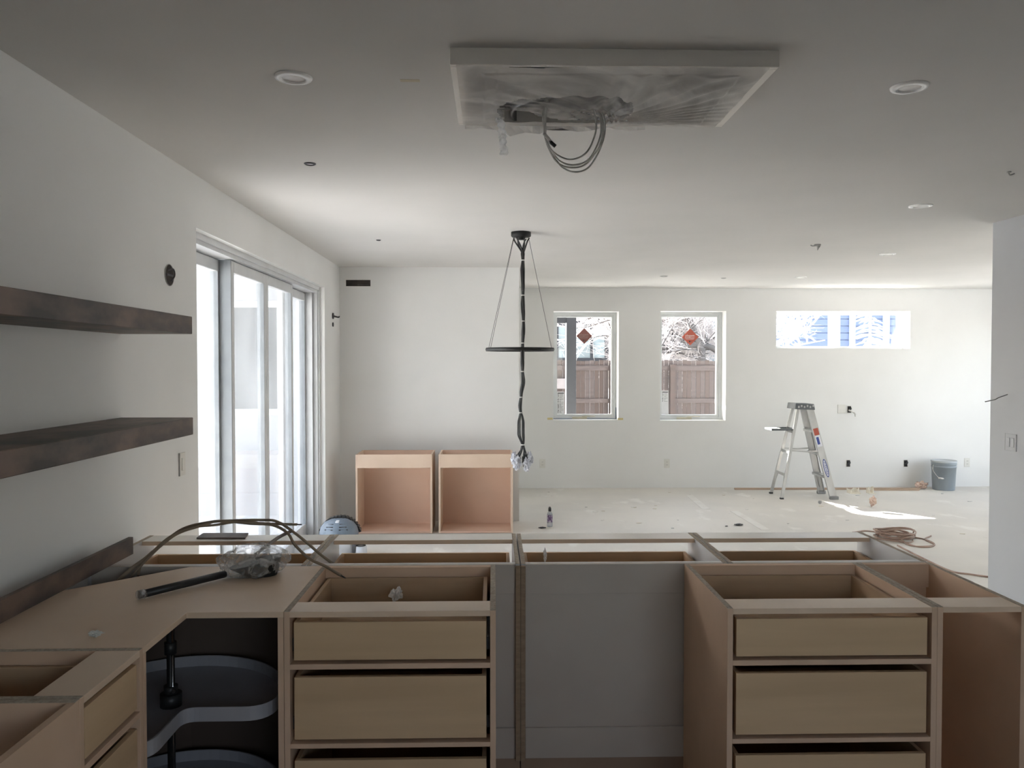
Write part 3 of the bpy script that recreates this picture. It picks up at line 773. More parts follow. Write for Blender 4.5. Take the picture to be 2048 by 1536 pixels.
# ================================================================== CHANDELIER
ch = thing('ring_chandelier', 'black ring chandelier hanging with bundled cords and wrapped sockets', 'chandelier', (.221, 6.22, CE))
OC = (.221, 6.22, CE)
MB().lathe([(0, -.058), (.022, -.058), (.024, -.040), (.068, -.038), (.077, -.030), (.077, 0), (0, 0)], (.221, 6.22, CE)).build('canopy', BLACKM, ch, 0, OC)
RZ = 1.770
MB().lathe([(.264, -.013), (.268, 0), (.264, .013), (.238, .013), (.234, 0), (.238, -.013), (.264, -.013)], (.213, 6.22, RZ), 64).build('ring', BLACKM, ch, 0, OC)
for j, a in enumerate((R(8), R(165), R(205))):
    MB().tube([(.221+.06*math.cos(a), 6.22+.06*math.sin(a), CE-.04), (.213+.25*math.cos(a), 6.22+.25*math.sin(a), RZ+.013)], .0018, 5).build('suspension_wire', STEELD, ch, 0, OC)
def cl(z):   # bundle centre line x by height
    pts = [(2.62, .221), (2.50, .236), (2.2, .236), (1.95, .240), (1.77, .232), (1.62, .232), (1.52, .236), (1.42, .222), (1.33, .214), (1.24, .222), (1.12, .222), (1.03, .235), (.99, .236), (.93, .225)]
    for (za, xa), (zb, xb) in zip(pts, pts[1:]):
        if zb <= z <= za: t = (za-z)/(za-zb); t = t*t*(3-2*t); return xa+(xb-xa)*t
    return pts[-1][1]
ties = [2.46, 2.19, 1.99, 1.82, 1.60, 1.40, 1.28, 1.03]
nc = 6
for j in range(nc):
    ph = 2*math.pi*j/nc; path = []; zt = CE-.045
    zend = .955-.02*(j % 3)
    n = 110
    for i in range(n+1):
        z = zt+(zend-zt)*i/n
        dist = min(abs(z-t) for t in ties); sp = min(1, dist/.07)
        amp = .006+(.0035+.011*max(0, noise.noise(Vector((z*2.2, j*3.1, 0)))) + (.012 if z < 1.26 else 0))*sp
        if z > 2.52: amp = .008+(z-2.52)*.48
        if z < .985: amp = .008+(1.02-z)*.35
        aa = ph+(2.6-z)*5.0*(0 if z < 1.26 else 1)
        path.append((cl(z)+amp*math.cos(aa), 6.22+amp*math.sin(aa), z))
    MB().tube(path, .0058, 6).build('cord', BLACKP, ch, 0, OC)
    e_ = Vector(path[-1])
    MB().cyl(e_, e_+Vector((0, 0, -.05)), .014, 12).build('socket', BLACKP, ch, 0, OC)
    k = MB(); k.blob((e_.x+.030*math.cos(ph), e_.y+.03*math.sin(ph), e_.z-.035), .036, 3, .6, 2.8, j*4, (.75, .75, 1.5)); k.build('socket_wrap', WRAP, ch, 0, OC)
for z in ties:
    MB().tube([(cl(z), 6.22, z-.004), (cl(z), 6.22, z+.004)], .0155, 12).build('tie', CABLEW, ch, 0, OC)

# ================================================================== STEP LADDER
ld = thing('step_ladder', 'aluminium step ladder with grey top cap standing at the far wall', 'ladder', (3.9, 9.95, 0))
OL = (3.9, 9.95, 0)
Dn, Cn, Bn, An = Vector((4.19, 9.706, .0)), Vector((4.215, 10.149, .0)), Vector((3.555, 9.744, .0)), Vector((3.575, 10.18, .0))
Dt, Ct, Bt, At = Vector((3.925, 9.82, 1.12)), Vector((3.935, 10.07, 1.12)), Vector((3.79, 9.85, 1.12)), Vector((3.80, 10.05, 1.12))
def lerp(a, b, t): return a+(b-a)*t
for a_, b_ in ((Dn, Dt), (Cn, Ct)):
    k = MB(); k.beam(lerp(a_, b_, .02), b_, .085, .004, (1, 0, 0))
    d_ = (b_-a_).normalized(); sx = Vector((1, 0, 0)); sx = (sx-d_*sx.dot(d_)).normalized(); yy = Vector((0, .012 if a_ is Dn else -.012, 0))
    for s in (-1, 1): k.beam(lerp(a_, b_, .02)+sx*(.041*s)+yy, b_+sx*(.041*s)+yy, .004, .024, sx)
    k.build('front_rail', ALU, ld, 0, OL)
    MB().box(a_.x-.052, a_.x+.052, a_.y-.016, a_.y+.030, 0, .038).build('foot', mat('foot_grey', (.3, .3, .3), .6, (.25, .25, .25), (9, 9, 9), 1), ld, .003, OL)
for a_, b_ in ((Bn, Bt), (An, At)):
    k = MB(); k.beam(lerp(a_, b_, .012), b_, .034, .024, (1, 0, 0)); k.build('rear_rail', ALU, ld, 0, OL)
    MB().box(a_.x-.022, a_.x+.022, a_.y-.016, a_.y+.016, 0, .02).build('foot', BLACKP, ld, .002, OL)
for z in (.285, .565, .845):
    t = z/1.12; a_ = lerp(Dn, Dt, t); b_ = lerp(Cn, Ct, t)
    k = MB(); k.box(a_.x-.04, a_.x+.04, a_.y, b_.y, z-.004, z); k.box(a_.x-.04, a_.x-.036, a_.y, b_.y, z-.03, z); k.box(a_.x+.036, a_.x+.04, a_.y, b_.y, z-.03, z)
    k.build('step', ALU, ld, 0, OL)
for z in (.29, .565, .82):
    t = z/1.12; a_ = lerp(Bn, Bt, t); b_ = lerp(An, At, t)
    MB().beam(a_, b_, .03, .014, (0, 0, 1)).build('rear_brace', ALU, ld, 0, OL)
for (a_, b_, c2, d2) in ((Bn, Bt, An, At), (Dn, Dt, Cn, Ct)):
    for p0, p1, q0, q1 in ((a_, b_, c2, d2), (c2, d2, a_, b_)):
        f0 = lerp(p0, p1, .08); f1 = lerp(lerp(p0, p1, .25), lerp(q0, q1, .25), .16)
        MB().beam(f0, f1, .018, .004, (1, 0, 0)).build('knee_brace', ALU, ld, 0, OL)
for (a_, b_, c2, d2) in ((Dn, Dt, Bn, Bt), (Cn, Ct, An, At)):
    f0 = lerp(a_, b_, .53); f1 = lerp(c2, d2, .53); md = (f0+f1)/2+Vector((0, 0, -.012))
    k = MB(); k.beam(f0, md, .018, .003, (0, 0, 1)); k.beam(md, f1, .018, .003, (0, 0, 1)); k.build('spreader', ALU, ld, 0, OL)
cg = mat('ladder_cap', (.16, .17, .18), .5, (.12, .13, .14), (9, 9, 9), 1)
MB().hexa([(3.735, 9.80, 1.105), (3.985, 9.80, 1.095), (3.735, 10.09, 1.105), (3.985, 10.09, 1.095), (3.745, 9.81, 1.178), (3.975, 9.81, 1.168), (3.745, 10.08, 1.178), (3.975, 10.08, 1.168)]).build('top_cap', cg, ld, .006, OL)
k = MB()
for i in range(6):
    xx = 3.77+i*.036; k.box(xx, xx+.018, 9.797, 9.801, 1.12+.012*(i % 2), 1.145+.012*(i % 2))
k.build('cap_slot', mat('cap_marks', (.5, .5, .5), .5, (.4, .4, .4), (9, 9, 9), 1), ld, 0, OL)
k = MB(); k.box(3.455, 3.75, 9.82, 10.08, .838, .846); rect = [(3.455, 9.82), (3.75, 9.82), (3.75, 10.08), (3.455, 10.08), (3.455, 9.82)]
k.wall(rect, .006, .838, .862); tr = k.build('paint_shelf', cg, ld, 0, OL)
MB().box(3.445, 3.56, 9.815, 9.99, .863, .867).build('shelf_lip', mat('shelf_white', (.8, .8, .82), .4, (.7, .7, .7), (9, 9, 9), 1), ld, 0, OL)
# stickers on near front rail
dL = (Dt-Dn).normalized(); sxL = Vector((1, 0, 0)); sxL = (sxL-dL*sxL.dot(dL)).normalized(); nL = dL.cross(sxL)
if nL.y > 0: nL = -nL
def rail_patch(t0, t1, wd, mt, name, off=.0022, dx=0):
    a_ = lerp(Dn, Dt, t0)+nL*off+sxL*dx; b_ = lerp(Dn, Dt, t1)+nL*off+sxL*dx
    o = MB().beam(a_, b_, wd, .0008, (1, 0, 0)).build(name, mt, ld, 0, OL); return o
rail_patch(.70, .775, .062, mat('red_sticker', (.45, .10, .06), .5, (.38, .08, .05), (20, 20, 20), 1), 'sticker')['label'] = 'red warning sticker'
rail_patch(.575, .695, .060, mat('white_sticker', (.75, .76, .8), .5, (.7, .7, .75), (20, 20, 20), 1), 'sticker')['label'] = 'white sticker'
BLU = mat('blue_print', (.04, .07, .28), .5, (.03, .05, .2), (20, 20, 20), 1)
rail_patch(.60, .68, .032, BLU, 'print', .0032, -.006)
k = MB(); cpt = lerp(Dn, Dt, .34)+nL*.003
def ell(cp, ra, rb, mt, name, off):
    k = MB(); vs_ = [k.bm.verts.new(cp+nL*off+dL*(ra*math.cos(2*math.pi*i/32))*(1-.0*i)+sxL*(rb*math.sin(2*math.pi*i/32))) for i in range(32)]
    vs2 = [k.bm.verts.new(v.co-nL*.0006) for v in vs_]
    k.bm.faces.new(vs_); k.bm.faces.new(vs2[::-1])
    for i in range(32): k.bm.faces.new((vs_[i], vs_[(i+1) % 32], vs2[(i+1) % 32], vs2[i]))
    return k.build(name, mt, ld, 0, OL)
ell(cpt, .115, .026, BLU, 'logo_oval', 0)
ell(cpt, .100, .018, mat('logo_pale', (.7, .72, .78), .5, (.68, .7, .76), (9, 9, 9), 1), 'logo_oval', .0008)
Mt = Matrix.Identity(4); ax = -dL; ay = sxL
# letters read down the rail
for j in range(3): Mt[j][0] = ax[j]; Mt[j][1] = ay[j]; Mt[j][2] = ax.cross(ay)[j]
Mt.translation = cpt+nL*.0024-Vector(OL)
text_mesh('lettering', 'WERNER', .042, BLU, ld, Mt)

# ================================================================== BUCKET
bk = thing('plastic_bucket', 'grey plastic bucket with lid standing at the far wall', 'bucket', (5.98, 10.46, 0))
MB().lathe([(0, 0), (.132, 0), (.136, .01), (.148, .30), (.152, .30), (.152, .315), (.149, .315), (.149, .335), (.153, .335), (.153, .35), (.150, .37), (0, .37)], seg=36).build('body', GREYB, bk)
MB().lathe([(.156, .365), (.158, .375), (.157, .388), (.148, .390), (.144, .382), (0, .382)], seg=36).build('lid', mat('lid_grey', (.5, .53, .55), .4, (.45, .48, .5), (6, 6, 6), 1), bk)
MB().tube(spline([(-.152, -.02, .33), (-.17, -.05, .26), (-.13, -.12, .17), (-.08, -.15, .165)], 6), .0035, 6).build('handle', CABLEW, bk)
MB().cyl((-.135, -.115, .17), (-.09, -.148, .165), .009, 10).build('grip', CABLEW, bk)

# ================================================================== FLOOR CLUTTER
o = MB().beam((3.20, 10.50, .012), (5.66, 10.46, .012), .022, .035, (0, 0, 1)).build('wood_strip', LUMB); tag(o, 'long reddish wood strip on the floor along far wall', 'lumber')
o = MB().beam((4.95, 10.40, .009), (5.60, 10.37, .009), .016, .03, (0, 0, 1)).build('wood_strip', LUMB); tag(o, 'short wood strip lying before the long one, left of bucket', 'lumber')
def folded(name, label, cat, x, y, w_, h, mt, seed, z=0):
    rn = random.Random(seed); k = MB(); n = 5; top = []
    b = [(-w_/2+w_*i/n, rn.uniform(-.25, .25)*w_*.5) for i in range(n+1)]
    lo = [k.bm.verts.new((px, py, 0)) for px, py in b]; lo2 = [k.bm.verts.new((px, py+.004, 0)) for px, py in b]
    hi = [k.bm.verts.new((px+rn.uniform(-.3, .3)*w_/n, py+rn.uniform(.0, .05), h*rn.uniform(.45, 1))) for px, py in b]
    hi2 = [k.bm.verts.new(v.co+Vector((0, .003, 0))) for v in hi]
    for i in range(n):
        k.bm.faces.new((lo[i], lo[i+1], hi[i+1], hi[i])); k.bm.faces.new((lo2[i+1], lo2[i], hi2[i], hi2[i+1])); k.bm.faces.new((hi[i], hi[i+1], hi2[i+1], hi2[i])); k.bm.faces.new((lo[i+1], lo[i], lo2[i], lo2[i+1]))
    for a_, b_, c_, d_ in ((lo[0], hi[0], hi2[0], lo2[0]), (lo[n], lo2[n], hi2[n], hi[n])): k.bm.faces.new((a_, b_, c_, d_))
    k.prism([(-w_*.45, -.08), (w_*.3, -.11), (w_*.5, -.02), (w_*.1, .03), (-w_*.4, .02)], .0, .004)
    o = k.build(name, mt); o.location = (x, y, z); tag(o, label, cat); return o
def scrap(name, label, cat, x, y, r, mt, sc=(1, 1, .7), amp=.5, seed=0, fr=2.4, sub=3, flat=False, z=0):
    k = MB(); k.blob((0, 0, 0), r, sub, amp, fr, seed, sc)
    zmin = min(v.co.z for v in k.bm.verts)
    for v in k.bm.verts: v.co.z -= zmin
    if flat:
        for f in k.bm.faces: f.smooth = False
    o = k.build(name, mt); o.location = (x, y, z); tag(o, label, cat); return o
folded('paper_scrap', 'crumpled cream paper on floor right of ladder foot', 'paper', 4.66, 10.22, .17, .075, PAPER, 4)
folded('paper_scrap', 'smaller cream paper scrap, nearer the bucket', 'paper', 4.87, 10.20, .10, .095, PAPER, 9)
scrap('crumpled_rag', 'brown crumpled rag on the floor beside the sun patch', 'rag', 4.42, 9.18, .048, PAPERB, (.8, .7, 1.1), .7, 5, 2.5, 3)
scrap('debris_pile', 'small brown pile of debris beside the grey bucket', 'debris', 5.70, 10.50, .058, PAPERB, (1.4, .7, .8), .9, 12, 3, 3)
scrap('tape_blob', 'tiny dark blob on the floor right of the ladder', 'debris', 3.887, 9.395, .022, SHADOWG, (1, 1, 1), .3, 4)
scrap('floor_chip', 'small dark chip on the floor in mid room', 'debris', 2.528, 8.151, .035, STEELD, (1.3, .7, .3), .5, 8)
scrap('floor_chip', 'small dark fleck beside the larger floor chip', 'debris', 2.39, 8.10, .012, STEELD, (1.3, .8, .4), .5, 6)
scrap('floor_chip', 'small dark chip on the floor beside the bottle', 'debris', .50, 8.05, .03, STEELD, (1.3, .6, .3), .5, 16)
scrap('putty_blob', 'white crumpled lump of putty on the corner cabinet top', 'debris', *P(190, 1275, z=.877).xy, .015, mat('putty', (.75, .74, .7), .7, (.6, .6, .56), (40, 40, 40), 1), (1.3, .8, .6), .8, 2, 2.6, 3, z=.877)
scrap('putty_blob', 'clear crumpled plastic lump in the left top drawer', 'plastic', *P(793, 1196, z=.80).xy, .022, TORN, (1, 1, 1.1), .8, 21, 2.6, 3, z=.785)
scrap('paper_tag', 'small white tag in the back-row drawer beside centre panel', 'tag', *P(1090, 1121, z=.80).xy, .012, TORN, (.7, .5, 2.4), .8, 25, 2.6, 3, z=.79)
rn = random.Random(3)
for i in range(26):
    x = rn.uniform(.5, 6.2); y = rn.uniform(7.6, 10.4)
    k = MB(); n = rn.randint(5, 7); s = rn.uniform(.008, .026)
    k.prism([(s*math.cos(2*math.pi*q/n)*rn.uniform(.6, 1.6), s*.8*math.sin(2*math.pi*q/n)*rn.uniform(.5, 1.2)) for q in range(n)], 0, .003)
    o = k.build('drywall_flake', [PAPER, SHADOWG, PLATE][i % 3]); o.location = (x, y, .0005)
    tag(o, 'tiny flat flake of drywall debris scattered on the dusty floor', 'debris', 'drywall flakes on the floor')
# pale tape lines on floor paper
TL = mat('floor_tape', (.72, .70, .66), .6, (.66, .63, .58), (6, 6, 6), 1)
for (a_, b_, nm) in ((P(1378, 990, z=0), P(1412, 1018, z=0), 'pale seam tape on the floor, far stretch by the second window'), (P(1468, 1022, z=0), P(1532, 1060, z=0), 'pale seam tape on the floor, near stretch toward the island')):
    d = (b_-a_).normalized(); q = Vector((-d.y, d.x, 0))*.045
    o = MB().prism([((a_-q).x, (a_-q).y), ((b_-q).x, (b_-q).y), ((b_+q).x, (b_+q).y), ((a_+q).x, (a_+q).y)], .0003, .0015).build('floor_tape', TL); tag(o, nm, 'tape')

# bottle
bp = P(1099.5, 1053, z=0)
bt_ = thing('spray_bottle', 'small clear bottle with purple label and black cap on floor', 'bottle', (bp.x, bp.y, 0))
s = 8.1/1604
MB().lathe([(0, 0), (5.2*s, 0), (5.6*s, 1.5*s), (5.6*s, 24*s), (4.4*s, 28*s), (2.6*s, 30*s), (2.6*s, 32*s), (0, 32*s)], seg=24).build('body', glass('bottle_plastic', (.9, .9, .92), .3, .12), bt_)
MB().lathe([(5.75*s, 9*s), (5.75*s, 24*s)], seg=24).build('label', mat('purple_label', (.10, .05, .14), .4, (.5, .45, .52), (60, 60, 30), 1, lo=.45, hi=.55), bt_)
MB().lathe([(0, 31*s), (3*s, 31*s), (3*s, 37*s), (1.7*s, 40*s), (0, 40*s)], seg=20).build('cap', BLACKP, bt_)

# extension cord
k = thing('extension_cord', 'brown extension cord coiled in a heap on floor beyond island', 'cord', (3.8, 7.4, 0))
OK_ = (3.8, 7.4, 0)
def fl(u, v, z=.006): q = P(u, v, z=0); return Vector((q.x, q.y, z))
MB().tube(spline([fl(1862, 1073), fl(1850, 1080), fl(1868, 1090), fl(1855, 1094), fl(1820, 1092), fl(1800, 1080, .02), fl(1790, 1074, .03)], 8), .007, 7).build('cord_loop', CORDM, k, 0, OK_)
MB().tube(spline([fl(1705, 1066), fl(1730, 1063), fl(1760, 1066), fl(1790, 1070, .02), fl(1815, 1073, .03)], 8), .007, 7).build('cord_loop', CORDM, k, 0, OK_)
MB().tube(spline([fl(1797, 1077, .03), fl(1835, 1077), fl(1858, 1083), fl(1869, 1090), fl(1860, 1095), fl(1838, 1095), fl(1816, 1089), fl(1800, 1082, .02)], 8), .007, 7).build('cord_loop', CORDM, k, 0, OK_)
for j in range(9):
    a0 = j*.7; c0 = P(1788+4*math.sin(j*2), 1077+2*math.cos(j*3), z=0); path = []
    for i in range(19):
        a = a0+i/18*math.pi*1.9; path.append((c0.x+(.16+.02*math.sin(j))*math.cos(a), c0.y+(.13+.04*math.cos(j*1.7))*math.sin(a), .012+.008*j+.01*math.sin(a*2+j)))
    MB().tube(path, .007, 6).build('cord_loop', CORDM, k, 0, OK_)
k2 = MB().tube(spline([fl(1795, 1092), fl(1840, 1115), fl(1900, 1143), fl(1940, 1150), fl(1985, 1156), fl(2030, 1158)], 8), .0075, 7).build('cord_run', CORDM, k, 0, OK_)

# shop vacuum by the sliding door
vc = P(667, 1100, z=0); vx, vy = vc.x, 6.95
vc = thing('shop_vacuum', 'blue-grey shop vacuum with black ribbed top on floor by sliding door', 'vacuum', (-1.33, 6.95, 0))
VB = mat('vacuum_bluegrey', (.20, .25, .31), .4, (.15, .19, .24), (7, 7, 7), 1); VW = mat('vacuum_white', (.72, .74, .78), .4, (.66, .68, .72), (5, 5, 5), 1)
MB().lathe([(0, .03), (.15, .03), (.165, .06), (.17, .15), (.155, .17), (0, .17)], seg=30).build('drum', VW, vc)
k = MB().lathe([(.165, .165), (.168, .20), (.155, .25), (.125, .29), (.07, .315), (0, .322)], seg=30); k.build('motor_head', VB, vc)
k = MB()
for i in range(15):
    a = R(20+i*10); k.beam((.178*math.cos(a), .03, .155+.172*math.sin(a)), (.178*math.cos(a), .10, .155+.172*math.sin(a)), .020, .020, (math.cos(a), 0, math.sin(a)))
path = [(.172*math.cos(R(12+i*6)), .065, .155+.168*math.sin(R(12+i*6))) for i in range(27)]
k.tube(path, .016, 8); k.build('ribbed_handle', BLACKP, vc)
k = MB()
for s_ in (-1, 1):
    for i, (zz, rr_) in enumerate(((.292, .118), (.272, .138), (.251, .152))):
        k.beam((s_*.026, -math.sqrt(rr_**2-.026**2)-.001, zz), (s_*(.072+.012*i), -math.sqrt(rr_**2-(.072+.012*i)**2)-.001, zz-.004), .007, .010, (0, 0, 1))
k.build('vent_slot', DARKH, vc)
MB().hexa([(-.024, -.185, .10), (.024, -.185, .10), (-.024, -.15, .10), (.024, -.15, .10), (-.014, -.095, .312), (.018, -.095, .312), (-.014, -.05, .318), (.018, -.05, .318)]).build('latch', VW, vc, .003)
MB().lathe([(0, 0), (.05, 0), (.055, .05), (.05, .10), (0, .10)], (.20, -.08, 0), 24).build('hose_port', VW, vc)
MB().lathe([(.028, .102), (.030, .108), (.042, .108), (.044, .102)], (.20, -.08, 0), 28).build('port_ring', BLACKP, vc)
MB().box(.135, .165, -.12, -.06, 0, .16).build('caster_bracket', STEELD, vc)
for a in (R(200), R(260), R(330), R(90)):
    MB().cyl((.15*math.cos(a)-.012, .15*math.sin(a), .022), (.15*math.cos(a)+.012, .15*math.sin(a), .022), .022, 14).build('caster', BLACKP, vc)
MB().lathe([(.05, .06), (.10, .075), (.13, .10), (.12, .12), (0, .14)], (-.16, -.10, -.055), 24).build('filter_cover', VW, vc)

# ================================================================== FIXTURE IN BAG ON THE CORNER TOP
fx = thing('pendant_fixture', 'black light fixture head in clear plastic with long black rod', 'light fixture', (-.95, 2.9, .877))
OX = (-.95, 2.9, .877)
e0 = P(278, 1190, z=.895); e1 = P(450, 1148, z=.895)
MB().tube([e0, e1], .013, 12).build('rod', BLACKP, fx, 0, OX)
MB().tube([e0+(e1-e0).normalized()*-.004, e0+(e1-e0).normalized()*.02], .0155, 12).build('rod_cap', BAGM, fx, 0, OX)
hc = P(508, 1150, z=.877)
# wedge-shaped dark shade
b0 = P(466, 1152, z=.88); b1 = P(549, 1150, z=.88)
k = MB(); cxm = (b0.x+b1.x)/2; cym = (b0.y+b1.y)/2+.02
prof = []
for i in range(33):
    a = 2*math.pi*i/32
    prof.append((cxm+.095*math.cos(a), cym+.075*math.sin(a)))
lo_, hi_ = [], []
for (x, y) in prof[:-1]:
    t = (x-(cxm-.095))/.19
    lo_.append(k.bm.verts.new((cxm+(x-cxm)*.62+.02, cym+(y-cym)*.62, .8785))); hi_.append(k.bm.verts.new((x, y, .905+.045*t)))
k.bm.faces.new(lo_[::-1]); k.bm.faces.new(hi_)
for i in range(32): k.bm.faces.new((lo_[i], lo_[(i+1) % 32], hi_[(i+1) % 32], hi_[i]))
k.build('lamp_shade', BLACKM, fx, 0, OX)
k = MB(); k.blob((hc.x, hc.y+.01, .925), .122, 5, .22, 1.6, 4, (1.0, .75, .52))
for v in k.bm.verts:
    f = noise.noise(v.co*17)*.005+abs(noise.noise(Vector((v.co.x*9, v.co.y*9, v.co.z*24))))*.014
    v.co += (v.co-Vector((hc.x, hc.y, .92))).normalized()*f
    if v.co.z < .8785: v.co.z = .8785+abs(noise.noise(v.co*30))*.003
for f in k.bm.faces: f.smooth = True
o = k.build('plastic_bag', BAGM, None, 0, (hc.x, hc.y, .877)); o.location = (hc.x, hc.y, .877)
tag(o, 'clear crumpled plastic bag around the black fixture head', 'bag')

# tan electrical cables arching over
cbn = [
 ([(276, 1152), (285, 1125), (320, 1092), (365, 1058), (420, 1044), (470, 1041), (520, 1040), (556, 1044), (600, 1074), (640, 1108), (668, 1129)], 3.05, 3.14, .87, 'tan cable arching over the island, its end at the left drawer cabinet corner'),
 ([(250, 1168), (300, 1112), (350, 1070), (400, 1052), (440, 1042), (500, 1047), (545, 1050), (575, 1066), (590, 1090), (620, 1118), (650, 1132), (682, 1151)], 3.02, 3.00, .80, 'tan cable arching over the island, its end inside left top drawer'),
 ([(290, 1118), (340, 1074), (385, 1055), (430, 1050), (480, 1043), (530, 1047), (594, 1049)], 3.10, 3.30, .9, 'tan cable with split end ending in mid air over the back rail')]
for pts, ya, yb, ze, nm in cbn:
    path = []
    for i, (u, v) in enumerate(pts):
        path.append(P(u, v, y=ya+(yb-ya)*i/(len(pts)-1)+.10*math.sin(math.pi*i/(len(pts)-1))))
    t = thing('electrical_cable', nm, 'cable', path[0])
    MB().tube(spline(path, 8), .0055, 8).build('sheath', CABLEB, t, 0, path[0])
    d = (path[-1]-path[-2]).normalized()
    MB().tube([path[-1], path[-1]+d*.02], .003, 6).build('bare_end', STEELD, t, 0, path[0])
path = [P(583, 1062, y=3.25), P(562, 1072, y=3.22), P(545, 1083, y=3.17), P(520, 1102, y=3.08), P(500, 1118, y=3.02)]
o = MB().tube(spline(path, 6), .007, 8).build('electrical_cable', mat('grey_cable', (.2, .17, .16), .5, (.26, .22, .2), (20, 20, 20), 1), None, 0, path[0]); o.location = path[0]
tag(o, 'short grey cable end rising from the plastic bag', 'cable')
path = [P(225, 1172, y=2.98), P(260, 1140, y=3.02), P(290, 1118, y=3.06), P(306, 1104, y=3.10)]
o = MB().tube(spline(path, 6), .008, 8).build('electrical_cable', CABLEB, None, 0, path[0]); o.location = path[0]
tag(o, 'short thick tan cable behind the corner cabinet by the dark board', 'cable')

# ================================================================== WINDOW STICKERS
RED = mat('sticker_red', (.62, .16, .11), .6, (.55, .13, .09), (9, 9, 9), 1); REDD = mat('sticker_dull_red', (.30, .13, .11), .6, (.26, .11, .1), (9, 9, 9), 1)
WHT = mat('sticker_white', (.85, .85, .85), .5, (.8, .8, .8), (9, 9, 9), 1); BLK = mat('sticker_black', (.03, .03, .03), .5, (.05, .05, .05), (9, 9, 9), 1)
YG = YB+.252
for (u, v, r, mt, nm) in ((1168.5, 672, .108, REDD, 'dull red diamond sticker on the left window'), (1380.5, 674, .116, RED, 'bright red diamond sticker on the second window')):
    p = P(u, v, y=YG); t = thing('window_sticker', nm, 'sticker', (p.x, YG, p.z))
    k = MB(); vs_ = [k.bm.verts.new(q) for q in ((0, 0, -r), (r, 0, 0), (0, 0, r), (-r, 0, 0))]; v2 = [k.bm.verts.new(v.co+Vector((0, .0012, 0))) for v in vs_]
    k.bm.faces.new(vs_); k.bm.faces.new(v2[::-1])
    for i in range(4): k.bm.faces.new((vs_[i], vs_[(i+1) % 4], v2[(i+1) % 4], v2[i]))
    k.build('sticker_face', mt, t)
    M = Matrix.Translation((-.005, -.001, .018)) @ Matrix.Rotation(R(90), 4, 'X')
    text_mesh('lettering', 'plygem', .045, WHT if mt is RED else mat('dull_white', (.45, .33, .3), .6, (.4, .3, .28), (9, 9, 9), 1), t, M, .0003)
    k = MB()
    for i, w_ in enumerate((.075, .07, .06)): k.box(-w_, w_*.8, -.0012, -.0004, -.010-.011*i, -.0065-.011*i)
    k.build('text_line', WHT if mt is RED else MATS['dull_white'], t)
    MB().box(-.018, -.002, -.0012, -.0004, -.072, -.052).box(.003, .016, -.0012, -.0004, -.066, -.058).build('logo_square', BLK, t)
for (x0, x1, z0, z1, nm, blank) in ((P(1114, 800, y=YG).x, P(1129, 800, y=YG).x, P(1114, 828, y=YG).z, P(1114, 783, y=YG).z, 'white printed label at the lower left of left window', 0),
                            (P(1323, 800, y=YG).x, P(1337, 800, y=YG).x, P(1323, 828, y=YG).z, P(1323, 781, y=YG).z, 'white printed label at the lower left of second window', .45)):
    t = thing('window_label', nm, 'sticker', (x0, YG, z0)); w_ = x1-x0; h = z1-z0
    MB().box(0, w_, 0, .0012, 0, h).build('label_face', WHT, t)
    k = MB(); k.box(.008, w_-.008, -.0008, 0, h-.028, h-.018)
    rn2 = random.Random(5); z = h-.045
    while z > h*blank+.01:
        k.box(.010, .010+rn2.uniform(.006, .016), -.0008, 0, z, z+.008)
        k.box(.034, rn2.uniform(.05, w_-.01), -.0008, 0, z+.002, z+.005); z -= rn2.uniform(.012, .022)
    k.build('text_line', BLK, t)

# ================================================================== OUTSIDE
GRD = mat('pale_ground', (.62, .62, .60), .9, (.5, .5, .48), (.8, .8, .8), 1)
o = MB().box(-30, 40, YBo, 60, -.3, -.12).box(-30, XLo, -20, YBo, -.3, -.12).box(XRRo, 40, -20, YBo, -.3, -.12).build('ground', GRD); o['kind'] = 'structure'
o = MB().box(-5.5, XLo, 2.5, 9.0, -.12, -.03).build('patio_slab', mat('patio_concrete', (.66, .66, .66), .8, (.56, .56, .56), (2, 2, 2), 1)); o['kind'] = 'structure'
# white wing wall with window seen through the sliding door
WY = 9.0
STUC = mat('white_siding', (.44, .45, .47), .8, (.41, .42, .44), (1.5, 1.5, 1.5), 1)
wg = thing('house_wing', 'white exterior wall with a framed window beyond the sliding door', 'building', (-4, WY, 0))
OW = (-4, WY, 0)
MB().box(-3.9, XLo-.002, 3.4, WY-.002, 2.95, 3.15).build('sky_block_roof', STUC, wg, 0, OW)  # unseen roof added to cut sky light at the sliding door
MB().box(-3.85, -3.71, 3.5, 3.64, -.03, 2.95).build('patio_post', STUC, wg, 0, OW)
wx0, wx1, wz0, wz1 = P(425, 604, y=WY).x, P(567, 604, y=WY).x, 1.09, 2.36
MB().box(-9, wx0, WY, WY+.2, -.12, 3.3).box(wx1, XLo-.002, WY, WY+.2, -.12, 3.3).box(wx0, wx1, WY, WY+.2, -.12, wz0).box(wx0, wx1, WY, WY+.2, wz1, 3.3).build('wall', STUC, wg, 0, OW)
rect_frame(MB(), wx0, wx1, wz0, wz1, WY-.02, WY+.06, .07).build('window_frame', mat('wing_trim', (.8, .8, .82), .5, (.75, .75, .77), (5, 5, 5), 1), wg, .002, OW)
MB().box(wx0+.07, wx1-.07, WY+.03, WY+.036, wz0+.07, wz1-.07).build('pane', mat('grey_pane', (.05, .055, .065), .3, (.09, .10, .11), (1.5, 1.5, .8), 1), wg, 0, OW)
MB().box(-9, XLo-.002, WY-.02, WY-.002, -.03, .22).build('base_board', STUC, wg, 0, OW)
